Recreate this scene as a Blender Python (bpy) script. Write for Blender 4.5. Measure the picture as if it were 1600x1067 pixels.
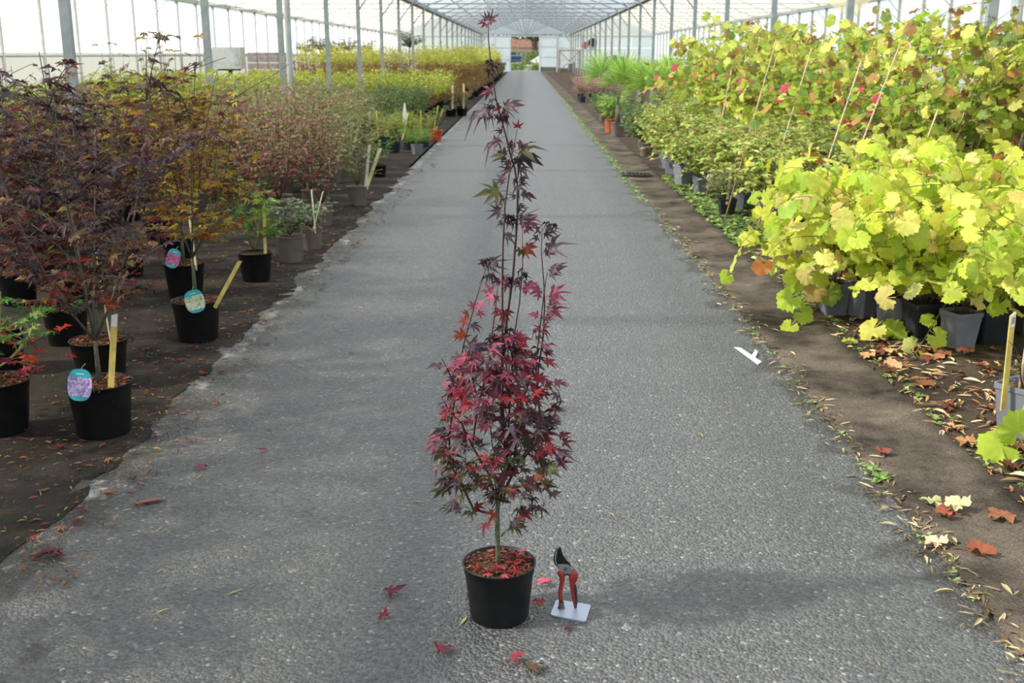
import bpy, math, random
import numpy as np
from mathutils import Vector, Matrix, noise as mnoise

# ------------------------------------------------------------------ camera, world, sun, exposure
scene = bpy.context.scene
for o in list(bpy.data.objects):
    bpy.data.objects.remove(o)
COL = scene.collection

FPX, CAMH = 1700.0, 1.6
PITCH = math.atan((533.5 - 85.0) / FPX)
YAW = math.atan(22 * math.cos(PITCH) / FPX)
cam_d = bpy.data.cameras.new('camera')
cam = bpy.data.objects.new('camera', cam_d)
COL.objects.link(cam)
cam.location = (0, 0, CAMH)
cam.rotation_euler = (math.pi / 2 - PITCH, 0, YAW)
cam_d.sensor_fit = 'HORIZONTAL'
cam_d.lens = 24.0
cam_d.sensor_width = 1600 * 24.0 / FPX
cam_d.clip_end = 600
cam_d.clip_start = 0.05
cam_d.dof.use_dof = True
cam_d.dof.focus_distance = 3.25
cam_d.dof.aperture_fstop = 5.0
scene.camera = cam

world = bpy.data.worlds.new('sky')
scene.world = world
world.use_nodes = True
bg = world.node_tree.nodes['Background']
bg.inputs['Color'].default_value = (0.83, 0.92, 1.0, 1)
bg.inputs['Strength'].default_value = 1.4

sun_d = bpy.data.lights.new('sun_offscreen', 'SUN')
sun_d.energy = 8.5
sun_d.angle = math.radians(3.0)
sun_d.color = (1.0, 0.95, 0.85)
sun = bpy.data.objects.new('sun_offscreen', sun_d)
COL.objects.link(sun)
sun.location = (-80, -16, 72)
sun.rotation_euler = Vector((-0.80, -0.16, 0.72)).to_track_quat('Z', 'Y').to_euler()

vs = scene.view_settings
vs.view_transform = 'Standard'
vs.look = 'None'
vs.gamma = 1.0
vs.use_curve_mapping = False
vs.exposure = 0.03

# ------------------------------------------------------------------ pixel to place helpers
_cy, _sy, _cp, _sp = math.cos(YAW), math.sin(YAW), math.cos(PITCH), math.sin(PITCH)
_F = Vector((-_sy * _cp, _cy * _cp, -_sp)); _R = Vector((_cy, _sy, 0)); _U = _R.cross(_F)
def _ray(x, y): return _F + _R * ((x - 800) / FPX) + _U * ((533.5 - y) / FPX)
def gnd(x, y, z=0.0):
    d = _ray(x, y); return Vector((0, 0, CAMH)) + d * ((z - CAMH) / d.z)
def at(x, y, Y):
    d = _ray(x, y); return Vector((0, 0, CAMH)) + d * (Y / d.y)

def lin(h):
    h = h.lstrip('#')
    out = []
    for i in (0, 2, 4):
        c = int(h[i:i + 2], 16) / 255
        out.append(c / 12.92 if c <= 0.04045 else ((c + 0.055) / 1.055) ** 2.4)
    return tuple(out)

# ------------------------------------------------------------------ materials
MATS = {}
def _nt(name):
    m = bpy.data.materials.new(name); m.use_nodes = True
    nt = m.node_tree; nt.nodes.clear()
    out = nt.nodes.new('ShaderNodeOutputMaterial')
    MATS[name] = m
    return m, nt, out
def N(nt, t, **kw):
    n = nt.nodes.new(t)
    for k, v in kw.items():
        if hasattr(n, k): setattr(n, k, v)
    return n
def L(nt, a, b): nt.links.new(a, b)

def mat(name, col, rough=0.6, metal=0.0, var=0.15, scale=30.0, bump=0.0, col2=None, spec=0.5, detail=3.0):
    """principled surface whose colour and relief come from a noise in the object's own metres"""
    m, nt, out = _nt(name)
    p = N(nt, 'ShaderNodeBsdfPrincipled')
    p.inputs['Roughness'].default_value = rough
    p.inputs['Metallic'].default_value = metal
    p.inputs['Specular IOR Level'].default_value = spec
    tc = N(nt, 'ShaderNodeTexCoord')
    nz = N(nt, 'ShaderNodeTexNoise'); nz.inputs['Scale'].default_value = scale; nz.inputs['Detail'].default_value = detail
    L(nt, tc.outputs['Object'], nz.inputs['Vector'])
    r = N(nt, 'ShaderNodeValToRGB')
    c2 = col2 or tuple(min(1, c * (1 + var)) for c in col)
    c1 = col if col2 else tuple(c * (1 - var) for c in col)
    r.color_ramp.elements[0].position = 0.35; r.color_ramp.elements[1].position = 0.65
    r.color_ramp.elements[0].color = (*c1, 1); r.color_ramp.elements[1].color = (*c2, 1)
    L(nt, nz.outputs['Fac'], r.inputs['Fac'])
    L(nt, r.outputs['Color'], p.inputs['Base Color'])
    if bump:
        b = N(nt, 'ShaderNodeBump'); b.inputs['Strength'].default_value = bump; b.inputs['Distance'].default_value = 0.01
        L(nt, nz.outputs['Fac'], b.inputs['Height']); L(nt, b.outputs['Normal'], p.inputs['Normal'])
    L(nt, p.outputs[0], out.inputs[0])
    return m

def leaf_mat(name, src, trans=0.4, rough=0.5, spec=0.4):
    """thin leaf: reflects its own colour and lets a warmer tint through"""
    m, nt, out = _nt(name)
    if src == 'obj':
        c = N(nt, 'ShaderNodeObjectInfo').outputs['Color']
    else:
        a = N(nt, 'ShaderNodeAttribute'); a.attribute_name = 'Col'; c = a.outputs['Color']
    tc = N(nt, 'ShaderNodeTexCoord')
    nz = N(nt, 'ShaderNodeTexNoise'); nz.inputs['Scale'].default_value = 4.0 if src == 'obj' else 25.0
    L(nt, tc.outputs['Object'], nz.inputs['Vector'])
    mr = N(nt, 'ShaderNodeMapRange'); mr.inputs['To Min'].default_value = 0.7; mr.inputs['To Max'].default_value = 1.3
    L(nt, nz.outputs['Fac'], mr.inputs['Value'])
    mx = N(nt, 'ShaderNodeVectorMath', operation='SCALE')
    L(nt, c, mx.inputs[0]); L(nt, mr.outputs[0], mx.inputs['Scale'])
    p = N(nt, 'ShaderNodeBsdfPrincipled'); p.inputs['Roughness'].default_value = rough
    p.inputs['Specular IOR Level'].default_value = spec
    L(nt, mx.outputs[0], p.inputs['Base Color'])
    t = N(nt, 'ShaderNodeBsdfTranslucent')
    L(nt, mx.outputs[0], t.inputs['Color'])
    ms = N(nt, 'ShaderNodeMixShader'); ms.inputs[0].default_value = trans
    L(nt, p.outputs[0], ms.inputs[1]); L(nt, t.outputs[0], ms.inputs[2]); L(nt, ms.outputs[0], out.inputs[0])
    return m

def film_mat(name, col, clear, tcol=(1, 1, 1)):
    """greenhouse glazing: part of the light goes straight through, the rest is scattered"""
    m, nt, out = _nt(name)
    tr = N(nt, 'ShaderNodeBsdfTransparent'); tr.inputs['Color'].default_value = (*tcol, 1)
    tl = N(nt, 'ShaderNodeBsdfTranslucent'); df = N(nt, 'ShaderNodeBsdfDiffuse')
    tc = N(nt, 'ShaderNodeTexCoord'); nz = N(nt, 'ShaderNodeTexNoise'); nz.inputs['Scale'].default_value = 1.3
    L(nt, tc.outputs['Object'], nz.inputs['Vector'])
    r = N(nt, 'ShaderNodeValToRGB')
    r.color_ramp.elements[0].color = (*[c * .92 for c in col], 1); r.color_ramp.elements[1].color = (*col, 1)
    L(nt, nz.outputs['Fac'], r.inputs['Fac'])
    L(nt, r.outputs[0], tl.inputs['Color']); L(nt, r.outputs[0], df.inputs['Color'])
    m1 = N(nt, 'ShaderNodeMixShader'); m1.inputs[0].default_value = 0.25
    L(nt, tl.outputs[0], m1.inputs[1]); L(nt, df.outputs[0], m1.inputs[2])
    m2 = N(nt, 'ShaderNodeMixShader'); m2.inputs[0].default_value = clear
    L(nt, m1.outputs[0], m2.inputs[1]); L(nt, tr.outputs[0], m2.inputs[2]); L(nt, m2.outputs[0], out.inputs[0])
    return m

def asphalt_mat():
    m, nt, out = _nt('asphalt')
    p = N(nt, 'ShaderNodeBsdfPrincipled'); p.inputs['Roughness'].default_value = 0.5; p.inputs['Specular IOR Level'].default_value = 0.65
    tc = N(nt, 'ShaderNodeTexCoord'); O = tc.outputs['Object']
    v = N(nt, 'ShaderNodeTexVoronoi'); v.inputs['Scale'].default_value = 98.0; v.inputs['Randomness'].default_value = 1.0
    L(nt, O, v.inputs['Vector'])
    sep = N(nt, 'ShaderNodeSeparateColor'); L(nt, v.outputs['Color'], sep.inputs[0])
    r = N(nt, 'ShaderNodeValToRGB'); e = r.color_ramp.elements
    e[0].position = 0.0; e[0].color = (0.052, 0.054, 0.057, 1)
    e[1].position = 1.0; e[1].color = (0.28, 0.275, 0.265, 1)
    k = e.new(0.55); k.color = (0.086, 0.088, 0.091, 1)
    k = e.new(0.97); k.color = (0.120, 0.121, 0.122, 1)
    L(nt, sep.outputs[0], r.inputs['Fac'])
    n1 = N(nt, 'ShaderNodeTexNoise'); n1.inputs['Scale'].default_value = 1.4; n1.inputs['Detail'].default_value = 5
    L(nt, O, n1.inputs['Vector'])
    sx = N(nt, 'ShaderNodeSeparateXYZ'); L(nt, O, sx.inputs[0])
    # dirt patches caught along the two edges of the lane, with ragged outlines of their own
    ed = N(nt, 'ShaderNodeMath', operation='ADD'); ed.inputs[1].default_value = 0.13
    L(nt, sx.outputs['X'], ed.inputs[0])
    ab = N(nt, 'ShaderNodeMath', operation='ABSOLUTE'); L(nt, ed.outputs[0], ab.inputs[0])
    mp = N(nt, 'ShaderNodeMapRange'); mp.inputs['From Min'].default_value = 1.1; mp.inputs['From Max'].default_value = 1.45
    mp.inputs['To Min'].default_value = -0.25; mp.inputs['To Max'].default_value = 0.06
    L(nt, ab.outputs[0], mp.inputs['Value'])
    n1.inputs['Scale'].default_value = 3.2; n1.inputs['Detail'].default_value = 8
    am = N(nt, 'ShaderNodeMath', operation='ADD'); L(nt, n1.outputs['Fac'], am.inputs[0]); L(nt, mp.outputs[0], am.inputs[1])
    er = N(nt, 'ShaderNodeValToRGB'); er.color_ramp.elements[0].position = 0.5; er.color_ramp.elements[1].position = 0.58
    L(nt, am.outputs[0], er.inputs['Fac'])
    er.color_ramp.elements[0].color = (1, 1, 1, 1); er.color_ramp.elements[1].color = (0.52, 0.48, 0.43, 1)
    mul = N(nt, 'ShaderNodeMix', data_type='RGBA', blend_type='MULTIPLY'); mul.inputs[0].default_value = 1.0
    L(nt, r.outputs[0], mul.inputs[6]); L(nt, er.outputs[0], mul.inputs[7])
    # worn white edge line, painted along x = -1.62
    ln = N(nt, 'ShaderNodeMath', operation='ADD'); ln.inputs[1].default_value = 1.54
    n3 = N(nt, 'ShaderNodeTexNoise'); n3.inputs['Scale'].default_value = 9.0; n3.inputs['Detail'].default_value = 6
    L(nt, O, n3.inputs['Vector'])
    wob = N(nt, 'ShaderNodeMath', operation='MULTIPLY_ADD'); wob.inputs[1].default_value = 0.16
    L(nt, n3.outputs['Fac'], wob.inputs[0]); L(nt, sx.outputs['X'], wob.inputs[2])
    L(nt, wob.outputs[0], ln.inputs[0])
    la = N(nt, 'ShaderNodeMath', operation='ABSOLUTE'); L(nt, ln.outputs[0], la.inputs[0])
    lt = N(nt, 'ShaderNodeMath', operation='LESS_THAN'); lt.inputs[1].default_value = 0.05
    L(nt, la.outputs[0], lt.inputs[0])
    n2 = N(nt, 'ShaderNodeTexNoise'); n2.inputs['Scale'].default_value = 3.0; n2.inputs['Detail'].default_value = 12; n2.inputs['Roughness'].default_value = 0.8
    L(nt, O, n2.inputs['Vector'])
    lr = N(nt, 'ShaderNodeValToRGB'); lr.color_ramp.elements[0].position = 0.505; lr.color_ramp.elements[1].position = 0.63
    L(nt, n2.outputs['Fac'], lr.inputs['Fac'])
    lf = N(nt, 'ShaderNodeMath', operation='MULTIPLY'); L(nt, lr.outputs[0], lf.inputs[0]); L(nt, lt.outputs[0], lf.inputs[1])
    wm = N(nt, 'ShaderNodeMix', data_type='RGBA'); wm.inputs[7].default_value = (0.5, 0.5, 0.48, 1)
    L(nt, lf.outputs[0], wm.inputs[0]); L(nt, mul.outputs[2], wm.inputs[6])
    L(nt, wm.outputs[2], p.inputs['Base Color'])
    b = N(nt, 'ShaderNodeBump'); b.inputs['Strength'].default_value = 1.0; b.inputs['Distance'].default_value = 0.008; b.invert = True
    L(nt, v.outputs['Distance'], b.inputs['Height']); L(nt, b.outputs['Normal'], p.inputs['Normal'])
    L(nt, p.outputs[0], out.inputs[0])
    return m

def soil_mat(name, dark, light, scale=9.0, grain=160.0):
    m, nt, out = _nt(name)
    p = N(nt, 'ShaderNodeBsdfPrincipled'); p.inputs['Roughness'].default_value = 0.95; p.inputs['Specular IOR Level'].default_value = 0.1
    tc = N(nt, 'ShaderNodeTexCoord'); O = tc.outputs['Object']
    n1 = N(nt, 'ShaderNodeTexNoise'); n1.inputs['Scale'].default_value = scale * .25; n1.inputs['Detail'].default_value = 8; n1.inputs['Roughness'].default_value = .65
    L(nt, O, n1.inputs['Vector'])
    n2 = N(nt, 'ShaderNodeTexNoise'); n2.inputs['Scale'].default_value = grain; n2.inputs['Detail'].default_value = 4
    L(nt, O, n2.inputs['Vector'])
    r = N(nt, 'ShaderNodeValToRGB'); r.color_ramp.elements[0].position = .35; r.color_ramp.elements[1].position = .68
    r.color_ramp.elements[0].color = (*dark, 1); r.color_ramp.elements[1].color = (*light, 1)
    L(nt, n1.outputs['Fac'], r.inputs['Fac'])
    r2 = N(nt, 'ShaderNodeValToRGB'); r2.color_ramp.elements[0].position = .3; r2.color_ramp.elements[1].position = .75
    r2.color_ramp.elements[0].color = (.6, .6, .6, 1); r2.color_ramp.elements[1].color = (1.5, 1.45, 1.4, 1)
    L(nt, n2.outputs['Fac'], r2.inputs['Fac'])
    mul = N(nt, 'ShaderNodeMix', data_type='RGBA', blend_type='MULTIPLY'); mul.inputs[0].default_value = 1
    L(nt, r.outputs[0], mul.inputs[6]); L(nt, r2.outputs[0], mul.inputs[7]); L(nt, mul.outputs[2], p.inputs['Base Color'])
    b = N(nt, 'ShaderNodeBump'); b.inputs['Strength'].default_value = .7; b.inputs['Distance'].default_value = .008
    L(nt, n2.outputs['Fac'], b.inputs['Height']); L(nt, b.outputs['Normal'], p.inputs['Normal'])
    L(nt, p.outputs[0], out.inputs[0])
    return m

def picture_mat(name, cols, scale=110.0):
    m, nt, out = _nt(name)
    p = N(nt, 'ShaderNodeBsdfPrincipled'); p.inputs['Roughness'].default_value = .35
    tc = N(nt, 'ShaderNodeTexCoord'); v = N(nt, 'ShaderNodeTexVoronoi'); v.inputs['Scale'].default_value = scale
    L(nt, tc.outputs['Object'], v.inputs['Vector'])
    s = N(nt, 'ShaderNodeSeparateColor'); L(nt, v.outputs['Color'], s.inputs[0])
    r = N(nt, 'ShaderNodeValToRGB'); e = r.color_ramp.elements
    e[0].color = (*cols[0], 1); e[1].color = (*cols[-1], 1)
    for i, c in enumerate(cols[1:-1]):
        k = e.new((i + 1) / (len(cols) - 1)); k.color = (*c, 1)
    L(nt, s.outputs[0], r.inputs['Fac']); L(nt, r.outputs[0], p.inputs['Base Color']); L(nt, p.outputs[0], out.inputs[0])
    return m

asphalt_mat()
soil_mat('bed_dark', (.020, .0185, .017), (.055, .049, .043))
soil_mat('bed_soil', (.030, .024, .019), (.085, .066, .050))
soil_mat('kerb_concrete', (.022, .019, .016), (.15, .125, .10), scale=9.0, grain=120)
soil_mat('compost', (.035, .02, .013), (.12, .065, .04), scale=60, grain=140)
mat('outside_ground', (.16, .17, .09), .9, var=.3, scale=.5)
leaf_mat('leaf', 'obj'); leaf_mat('foliage', 'attr'); leaf_mat('dry_leaf', 'obj', trans=.12, rough=.8, spec=.2)
leaf_mat('dry_bits', 'attr', trans=.05, rough=.85, spec=.2)
leaf_mat('vine_leaf_surface', 'obj', trans=.5, rough=.5, spec=.3)
film_mat('roof_glass', (.90, .94, .97), .72)
film_mat('cream_film', (.97, .90, .70), .42, (1, .95, .82))
film_mat('wall_film', (.95, .97, .98), .55)
film_mat('door_film', (.90, .94, .97), .25)
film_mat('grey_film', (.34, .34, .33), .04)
mat('galvanised', (.30, .34, .37), .45, .35, .12, 8)
mat('white_steel', (.62, .66, .68), .45, .1, .08, 6)
mat('bar_grey', (.42, .45, .48), .5, .1, .1, 6)
mat('black_plastic', (.010, .010, .011), .5, 0, .25, 20, spec=.28)
mat('grey_plastic', (.17, .18, .22), .42, 0, .1, 12, spec=.5)
mat('dark_plastic', (.018, .021, .027), .38, 0, .2, 12, spec=.5)
mat('taupe_plastic', (.20, .165, .145), .55, 0, .1, 14)
mat('blue_plastic', (.035, .05, .075), .42, 0, .15, 12)
mat('red_plastic', (.42, .06, .025), .45, 0, .15, 12)
mat('orange_plastic', (.62, .15, .05), .45, 0, .2, 12)
mat('bark_green', (.085, .095, .05), .7, 0, .3, 60, .3)
mat('bark_grey', (.10, .085, .065), .8, 0, .3, 60, .4)
mat('stem_red', (.055, .014, .016), .5, 0, .35, 60)
mat('stem_brown', (.085, .045, .028), .75, 0, .3, 50)
mat('stem_green', (.13, .14, .045), .6, 0, .3, 50)
mat('cane', (.52, .38, .24), .6, 0, .25, 30)
mat('stake_yellow', (.62, .48, .13), .6, 0, .12, 30, .1)
mat('stake_pale', (.66, .56, .34), .6, 0, .12, 30, .1)
mat('stake_white', (.74, .70, .58), .6, 0, .12, 40, .1)
mat('white_plastic', (.75, .76, .76), .4, 0, .06, 20)
mat('ink', (.03, .03, .035), .6, 0, .1, 30)
mat('twine', (.45, .38, .25), .8, 0, .2, 90)
mat('green_tie', (.05, .42, .30), .5, 0, .2, 40)
mat('tag_teal', (.02, .36, .44), .35, 0, .08, 30)
picture_mat('tag_purple', [lin('#7a6aa8'), lin('#a78cc8'), lin('#d9c6e6'), lin('#8d7ab8')])
picture_mat('tag_yellow', [lin('#6f8a52'), lin('#c9cf9a'), lin('#b8c8c8'), lin('#e2e2b8')])
picture_mat('tag_pink', [lin('#a04a78'), lin('#c06a98'), lin('#7a3a5c'), lin('#d890b0')])
mat('blade_steel', (.018, .017, .018), .38, .6, .3, 60)
mat('pivot_steel', (.30, .33, .36), .38, .75, .15, 60)
mat('grip_red', (.27, .026, .02), .38, 0, .15, 50)
mat('grip_black', (.018, .018, .02), .5, 0, .2, 50)
mat('rust_steel', (.16, .12, .10), .55, .5, .3, 80)
mat('stand_plate', (.42, .46, .57), .38, .25, .06, 12)
mat('timber', (.28, .19, .12), .7, 0, .25, 12)
mat('tank_green', (.015, .06, .055), .45, 0, .15, 3)
mat('car_blue', (.05, .075, .19), .25, .2, .08, 3)
mat('window_dark', (.03, .04, .05), .1, 0, .1, 3)
mat('tyre', (.015, .015, .015), .8, 0, .1, 10)
mat('pink_render', (.60, .43, .39), .85, 0, .08, .6)
mat('roof_tile', (.38, .20, .15), .85, 0, .2, 3)
mat('crate_violet', (.30, .25, .27), .55, 0, .15, 8)
mat('heater_grey', (.50, .53, .54), .45, .2, .08, 8)
mat('grate_iron', (.03, .03, .03), .7, .5, .2, 40)

# ------------------------------------------------------------------ mesh builder
class MB:
    def __init__(s): s.v = []; s.f = []; s.c = []; s.n = 0; s.m = []; s.mi = 0; s.any_c = False
    def add(s, verts, faces, col=None):
        base = s.n
        s.v.append(np.asarray(verts, dtype=np.float64).reshape(-1, 3)); k = len(s.v[-1]); s.n += k
        if base: s.f.extend([tuple(i + base for i in f) for f in faces])
        else: s.f.extend([tuple(f) for f in faces])
        s.m.extend([s.mi] * len(faces))
        s.c.append(np.tile(np.array([*(col or (1, 1, 1)), 1.0]), (k, 1)))
        if col is not None: s.any_c = True
        return s
    def box(s, lo, hi, rot=None, org=None, col=None):
        (a, b, c), (d, e, f) = lo, hi
        v = [Vector(p) for p in ((a,b,c),(d,b,c),(d,e,c),(a,e,c),(a,b,f),(d,b,f),(d,e,f),(a,e,f))]
        if rot is not None: v = [rot @ p for p in v]
        if org is not None: v = [p + Vector(org) for p in v]
        return s.add([tuple(p) for p in v], [(0,3,2,1),(4,5,6,7),(0,1,5,4),(1,2,6,5),(2,3,7,6),(3,0,4,7)], col)
    def bar(s, a, b, w, h=None, col=None):
        a, b = Vector(a), Vector(b); d = b - a; ln = d.length
        q = d.to_track_quat('Y', 'Z').to_matrix(); h = h or w
        return s.box((-w/2, 0, -h/2), (w/2, ln, h/2), q, a, col)
    def tube(s, pts, r0, r1=None, n=6, col=None, cap=True, radii=None):
        pts = [Vector(p) for p in pts]; m = len(pts); r1 = r0 if r1 is None else r1
        V = []; ref = None
        for i, p in enumerate(pts):
            t = (pts[min(i+1, m-1)] - pts[max(i-1, 0)])
            if t.length < 1e-9: t = Vector((0, 0, 1))
            t.normalize()
            if ref is None: ref = Vector((1, 0, 0)) if abs(t.x) < .9 else Vector((0, 1, 0))
            u = (ref - t * ref.dot(t)).normalized(); ref = u; w = t.cross(u)
            r = radii[i] if radii else r0 + (r1 - r0) * i / max(1, m-1)
            for k in range(n):
                a = 2 * math.pi * k / n
                V.append(tuple(p + u * (r * math.cos(a)) + w * (r * math.sin(a))))
        Fs = [(i*n+k, i*n+(k+1) % n, (i+1)*n+(k+1) % n, (i+1)*n+k) for i in range(m-1) for k in range(n)]
        if cap: Fs += [tuple(range(n-1, -1, -1)), tuple((m-1)*n + k for k in range(n))]
        return s.add(V, Fs, col)
    def lathe(s, prof, n=28, org=(0, 0, 0), col=None):
        V = [(org[0] + r*math.cos(2*math.pi*k/n), org[1] + r*math.sin(2*math.pi*k/n), org[2] + z) for r, z in prof for k in range(n)]
        Fs = [(i*n+k, i*n+(k+1) % n, (i+1)*n+(k+1) % n, (i+1)*n+k) for i in range(len(prof)-1) for k in range(n)]
        return s.add(V, Fs, col)
    def prism(s, poly, axis_u, axis_v, org, d0, d1, col=None):
        """extrude a flat outline (u, v) between depths d0 and d1"""
        u, v = Vector(axis_u), Vector(axis_v); w = u.cross(v); o = Vector(org); n = len(poly)
        V = [tuple(o + u*a + v*b + w*d) for d in (d0, d1) for a, b in poly]
        Fs = [tuple(range(n-1, -1, -1)), tuple(range(n, 2*n))] + [(k, (k+1) % n, n+(k+1) % n, n+k) for k in range(n)]
        return s.add(V, Fs, col)
    def leaf(s, tpl, M, col):
        tv, tf = tpl
        A = np.array(M)
        return s.add(tv @ A[:3, :3].T + A[:3, 3], tf, col)
    def mesh(s, name, mats, smooth=False):
        me = bpy.data.meshes.new(name)
        V = np.concatenate(s.v) if s.v else np.zeros((0, 3))
        me.from_pydata(V.tolist(), [], s.f)
        for m in (mats if isinstance(mats, (list, tuple)) else [mats]): me.materials.append(MATS[m])
        if s.any_c:
            a = me.color_attributes.new('Col', 'FLOAT_COLOR', 'POINT')
            a.data.foreach_set('color', np.concatenate(s.c).astype(np.float32).ravel())
        if any(s.m): me.polygons.foreach_set('material_index', s.m)
        if smooth: me.polygons.foreach_set('use_smooth', [True] * len(me.polygons))
        me.update()
        return me
    def build(s, name, mats, parent=None, smooth=False, loc=None, stuff=False):
        return place(name, s.mesh(name, mats, smooth), parent, loc, stuff)

KIDS = {}
def attach(o, parent):
    o.parent = parent
    if parent is not None: KIDS.setdefault(parent.name, []).append(o)
def place(name, me, parent=None, loc=None, stuff=False):
    o = bpy.data.objects.new(name, me); COL.objects.link(o)
    if parent is not None: attach(o, parent)
    if loc is not None: o.location = loc
    if stuff: o['kind'] = 'stuff'
    return o
def tag(o, label, cat, group=None, kind=None):
    o['label'] = label; o['category'] = cat
    if group: o['group'] = group
    if kind: o['kind'] = kind
    return o
def empty(name, loc=(0, 0, 0), rz=0):
    o = bpy.data.objects.new(name, None); COL.objects.link(o); o.empty_display_size = .1
    o.location = loc; o.rotation_euler = (0, 0, rz); return o
def copy_tree(o, parent=None):
    c = o.copy(); COL.objects.link(c); attach(c, parent)
    for ch in list(KIDS.get(o.name, ())): copy_tree(ch, c)
    return c
def structure(o): o['kind'] = 'structure'; return o

# ------------------------------------------------------------------ ground
def grid_ground(name, x0, x1, y0, y1, step, amp, material, z=0.0, rag=0.0):
    nx, ny = max(1, int((x1-x0)/step)), max(1, int((y1-y0)/step))
    V = []
    for j in range(ny+1):
        for i in range(nx+1):
            x = x0 + (x1-x0)*i/nx; y = y0 + (y1-y0)*j/ny
            if rag and i == nx: x += rag*(mnoise.noise(Vector((y*1.7, 2, 0))) + .5*mnoise.noise(Vector((y*6, 7, 0))))
            V.append((x, y, z + amp * mnoise.noise(Vector((x*4, y*4, 3.1))) + amp*.5*mnoise.noise(Vector((x*15, y*15, 1)))))
    Fs = [(j*(nx+1)+i, j*(nx+1)+i+1, (j+1)*(nx+1)+i+1, (j+1)*(nx+1)+i) for j in range(ny) for i in range(nx)]
    return structure(MB().add(V, Fs).build(name, material, smooth=True))

YEND = 107.0
structure(MB().add([(-1.72, -4, 0), (1.37, -4, 0), (1.37, YEND + 6, 0), (-1.72, YEND + 6, 0)], [(0, 1, 2, 3)]).build('floor', 'asphalt'))
grid_ground('bed_ground_left', -6.5, -1.66, -1, 16, .07, .007, 'bed_dark', .003, rag=.11)
structure(MB().add([(-12.2, 16, .0), (-1.68, 16, .0), (-1.68, YEND, .0), (-12.2, YEND, .0), (-12.2, -4, 0), (-6.5, -4, 0), (-6.5, 16, 0)], [(0, 1, 2, 3), (4, 5, 6, 0)]).build('bed_ground_far_left', 'bed_dark'))
grid_ground('bed_ground_right', 1.80, 6.5, -1, 16, .07, .009, 'bed_soil', .004)
structure(MB().add([(1.8, 16, .0), (12.2, 16, .0), (12.2, YEND, .0), (1.8, YEND, .0), (6.5, -4, 0), (12.2, -4, 0), (6.5, 16, 0)], [(0, 1, 2, 3), (4, 5, 1, 6)]).build('bed_ground_far_right', 'bed_soil'))
# shallow concrete channel between lane and right-hand bed
kb = MB()
ys = np.arange(-2, 107.5, .25); prof = [(1.362, -.02), (1.366, -.012), (1.385, .010), (1.47, .004), (1.60, -.004), (1.74, .012), (1.81, .016), (1.83, -.01)]
KV = [(x + .012*mnoise.noise(Vector((x*3, y*.9, 0))), y, z + .0015*mnoise.noise(Vector((x*6, y*1.1, 5)))) for y in ys for x, z in prof]
k = len(prof)
kb.add(KV, [(j*k+i, j*k+i+1, (j+1)*k+i+1, (j+1)*k+i) for j in range(len(ys)-1) for i in range(k-1)])
structure(kb.build('kerb_strip', 'kerb_concrete', smooth=True))
structure(MB().add([(-260, -60, -.03), (260, -60, -.03), (260, 420, -.03), (-260, 420, -.03)], [(0, 1, 2, 3)]).build('outside_ground', 'outside_ground'))

# ------------------------------------------------------------------ greenhouse: frame, roof, walls
GZ, RZ, BAY = 3.4, 5.0, 4.5
Y0 = 10.3 - BAY * 3                      # first frame, behind the camera
NB = 24
frame = structure(empty('greenhouse_frame'))
YS = [Y0 + BAY*i for i in range(NB + 1)]
YS = [y for y in YS if y < YEND - 1] + [YEND]
post_me = MB().box((-.045, -.035, 0), (.045, .035, GZ)).box((-.02, -.06, GZ-.25), (.02, .06, GZ)).mesh('post', 'galvanised')
thin_me = MB().box((-.045, -.045, 0), (.045, .045, GZ)).mesh('mullion', 'bar_grey')
for x in (-4.2, 4.2):
    for y in YS:
        place('post', post_me, frame, (x, y, 0))
# downpipes strapped to two of the posts
for x, y in ((-4.06, 19.3), (4.40, 10.3)):
    MB().tube([(0, 0, 0), (0, 0, GZ)], .055, n=10).build('downpipe', 'bar_grey', frame, loc=(x, y - .05, 0))
for x in (-12.2, -4.2, 4.2, 12.2):
    MB().box((-.11, YS[0], GZ), (-.09, YEND, GZ+.14)).box((.09, YS[0], GZ), (.11, YEND, GZ+.14)).box((-.09, YS[0], GZ), (.09, YEND, GZ+.02)).build('gutter', 'galvanised', frame, loc=(x, 0, 0))
truss = MB()
truss.bar((-4.2, 0, GZ), (4.2, 0, GZ), .05).bar((0, 0, GZ), (0, 0, RZ), .04)
for s_ in (-1, 1):
    truss.bar((0, 0, RZ), (s_*4.2, 0, GZ+.05), .05).bar((0, 0, GZ), (s_*2.1, 0, (GZ+RZ)/2), .035)
    truss.bar((s_*4.2, 0, GZ-.75), (s_*3.6, 0, GZ), .035)
truss_me = truss.mesh('truss', 'galvanised')
side_truss = MB().bar((-4, 0, GZ), (4, 0, GZ), .05)
for s_ in (-1, 1): side_truss.bar((0, 0, RZ-.03), (s_*4, 0, GZ), .05)
side_me = side_truss.mesh('truss', 'white_steel')
for y in YS:
    place('truss', truss_me, frame, (0, y, 0))
    for x in (-8.2, 8.2): place('truss', side_me, frame, (x, y, 0))

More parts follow.
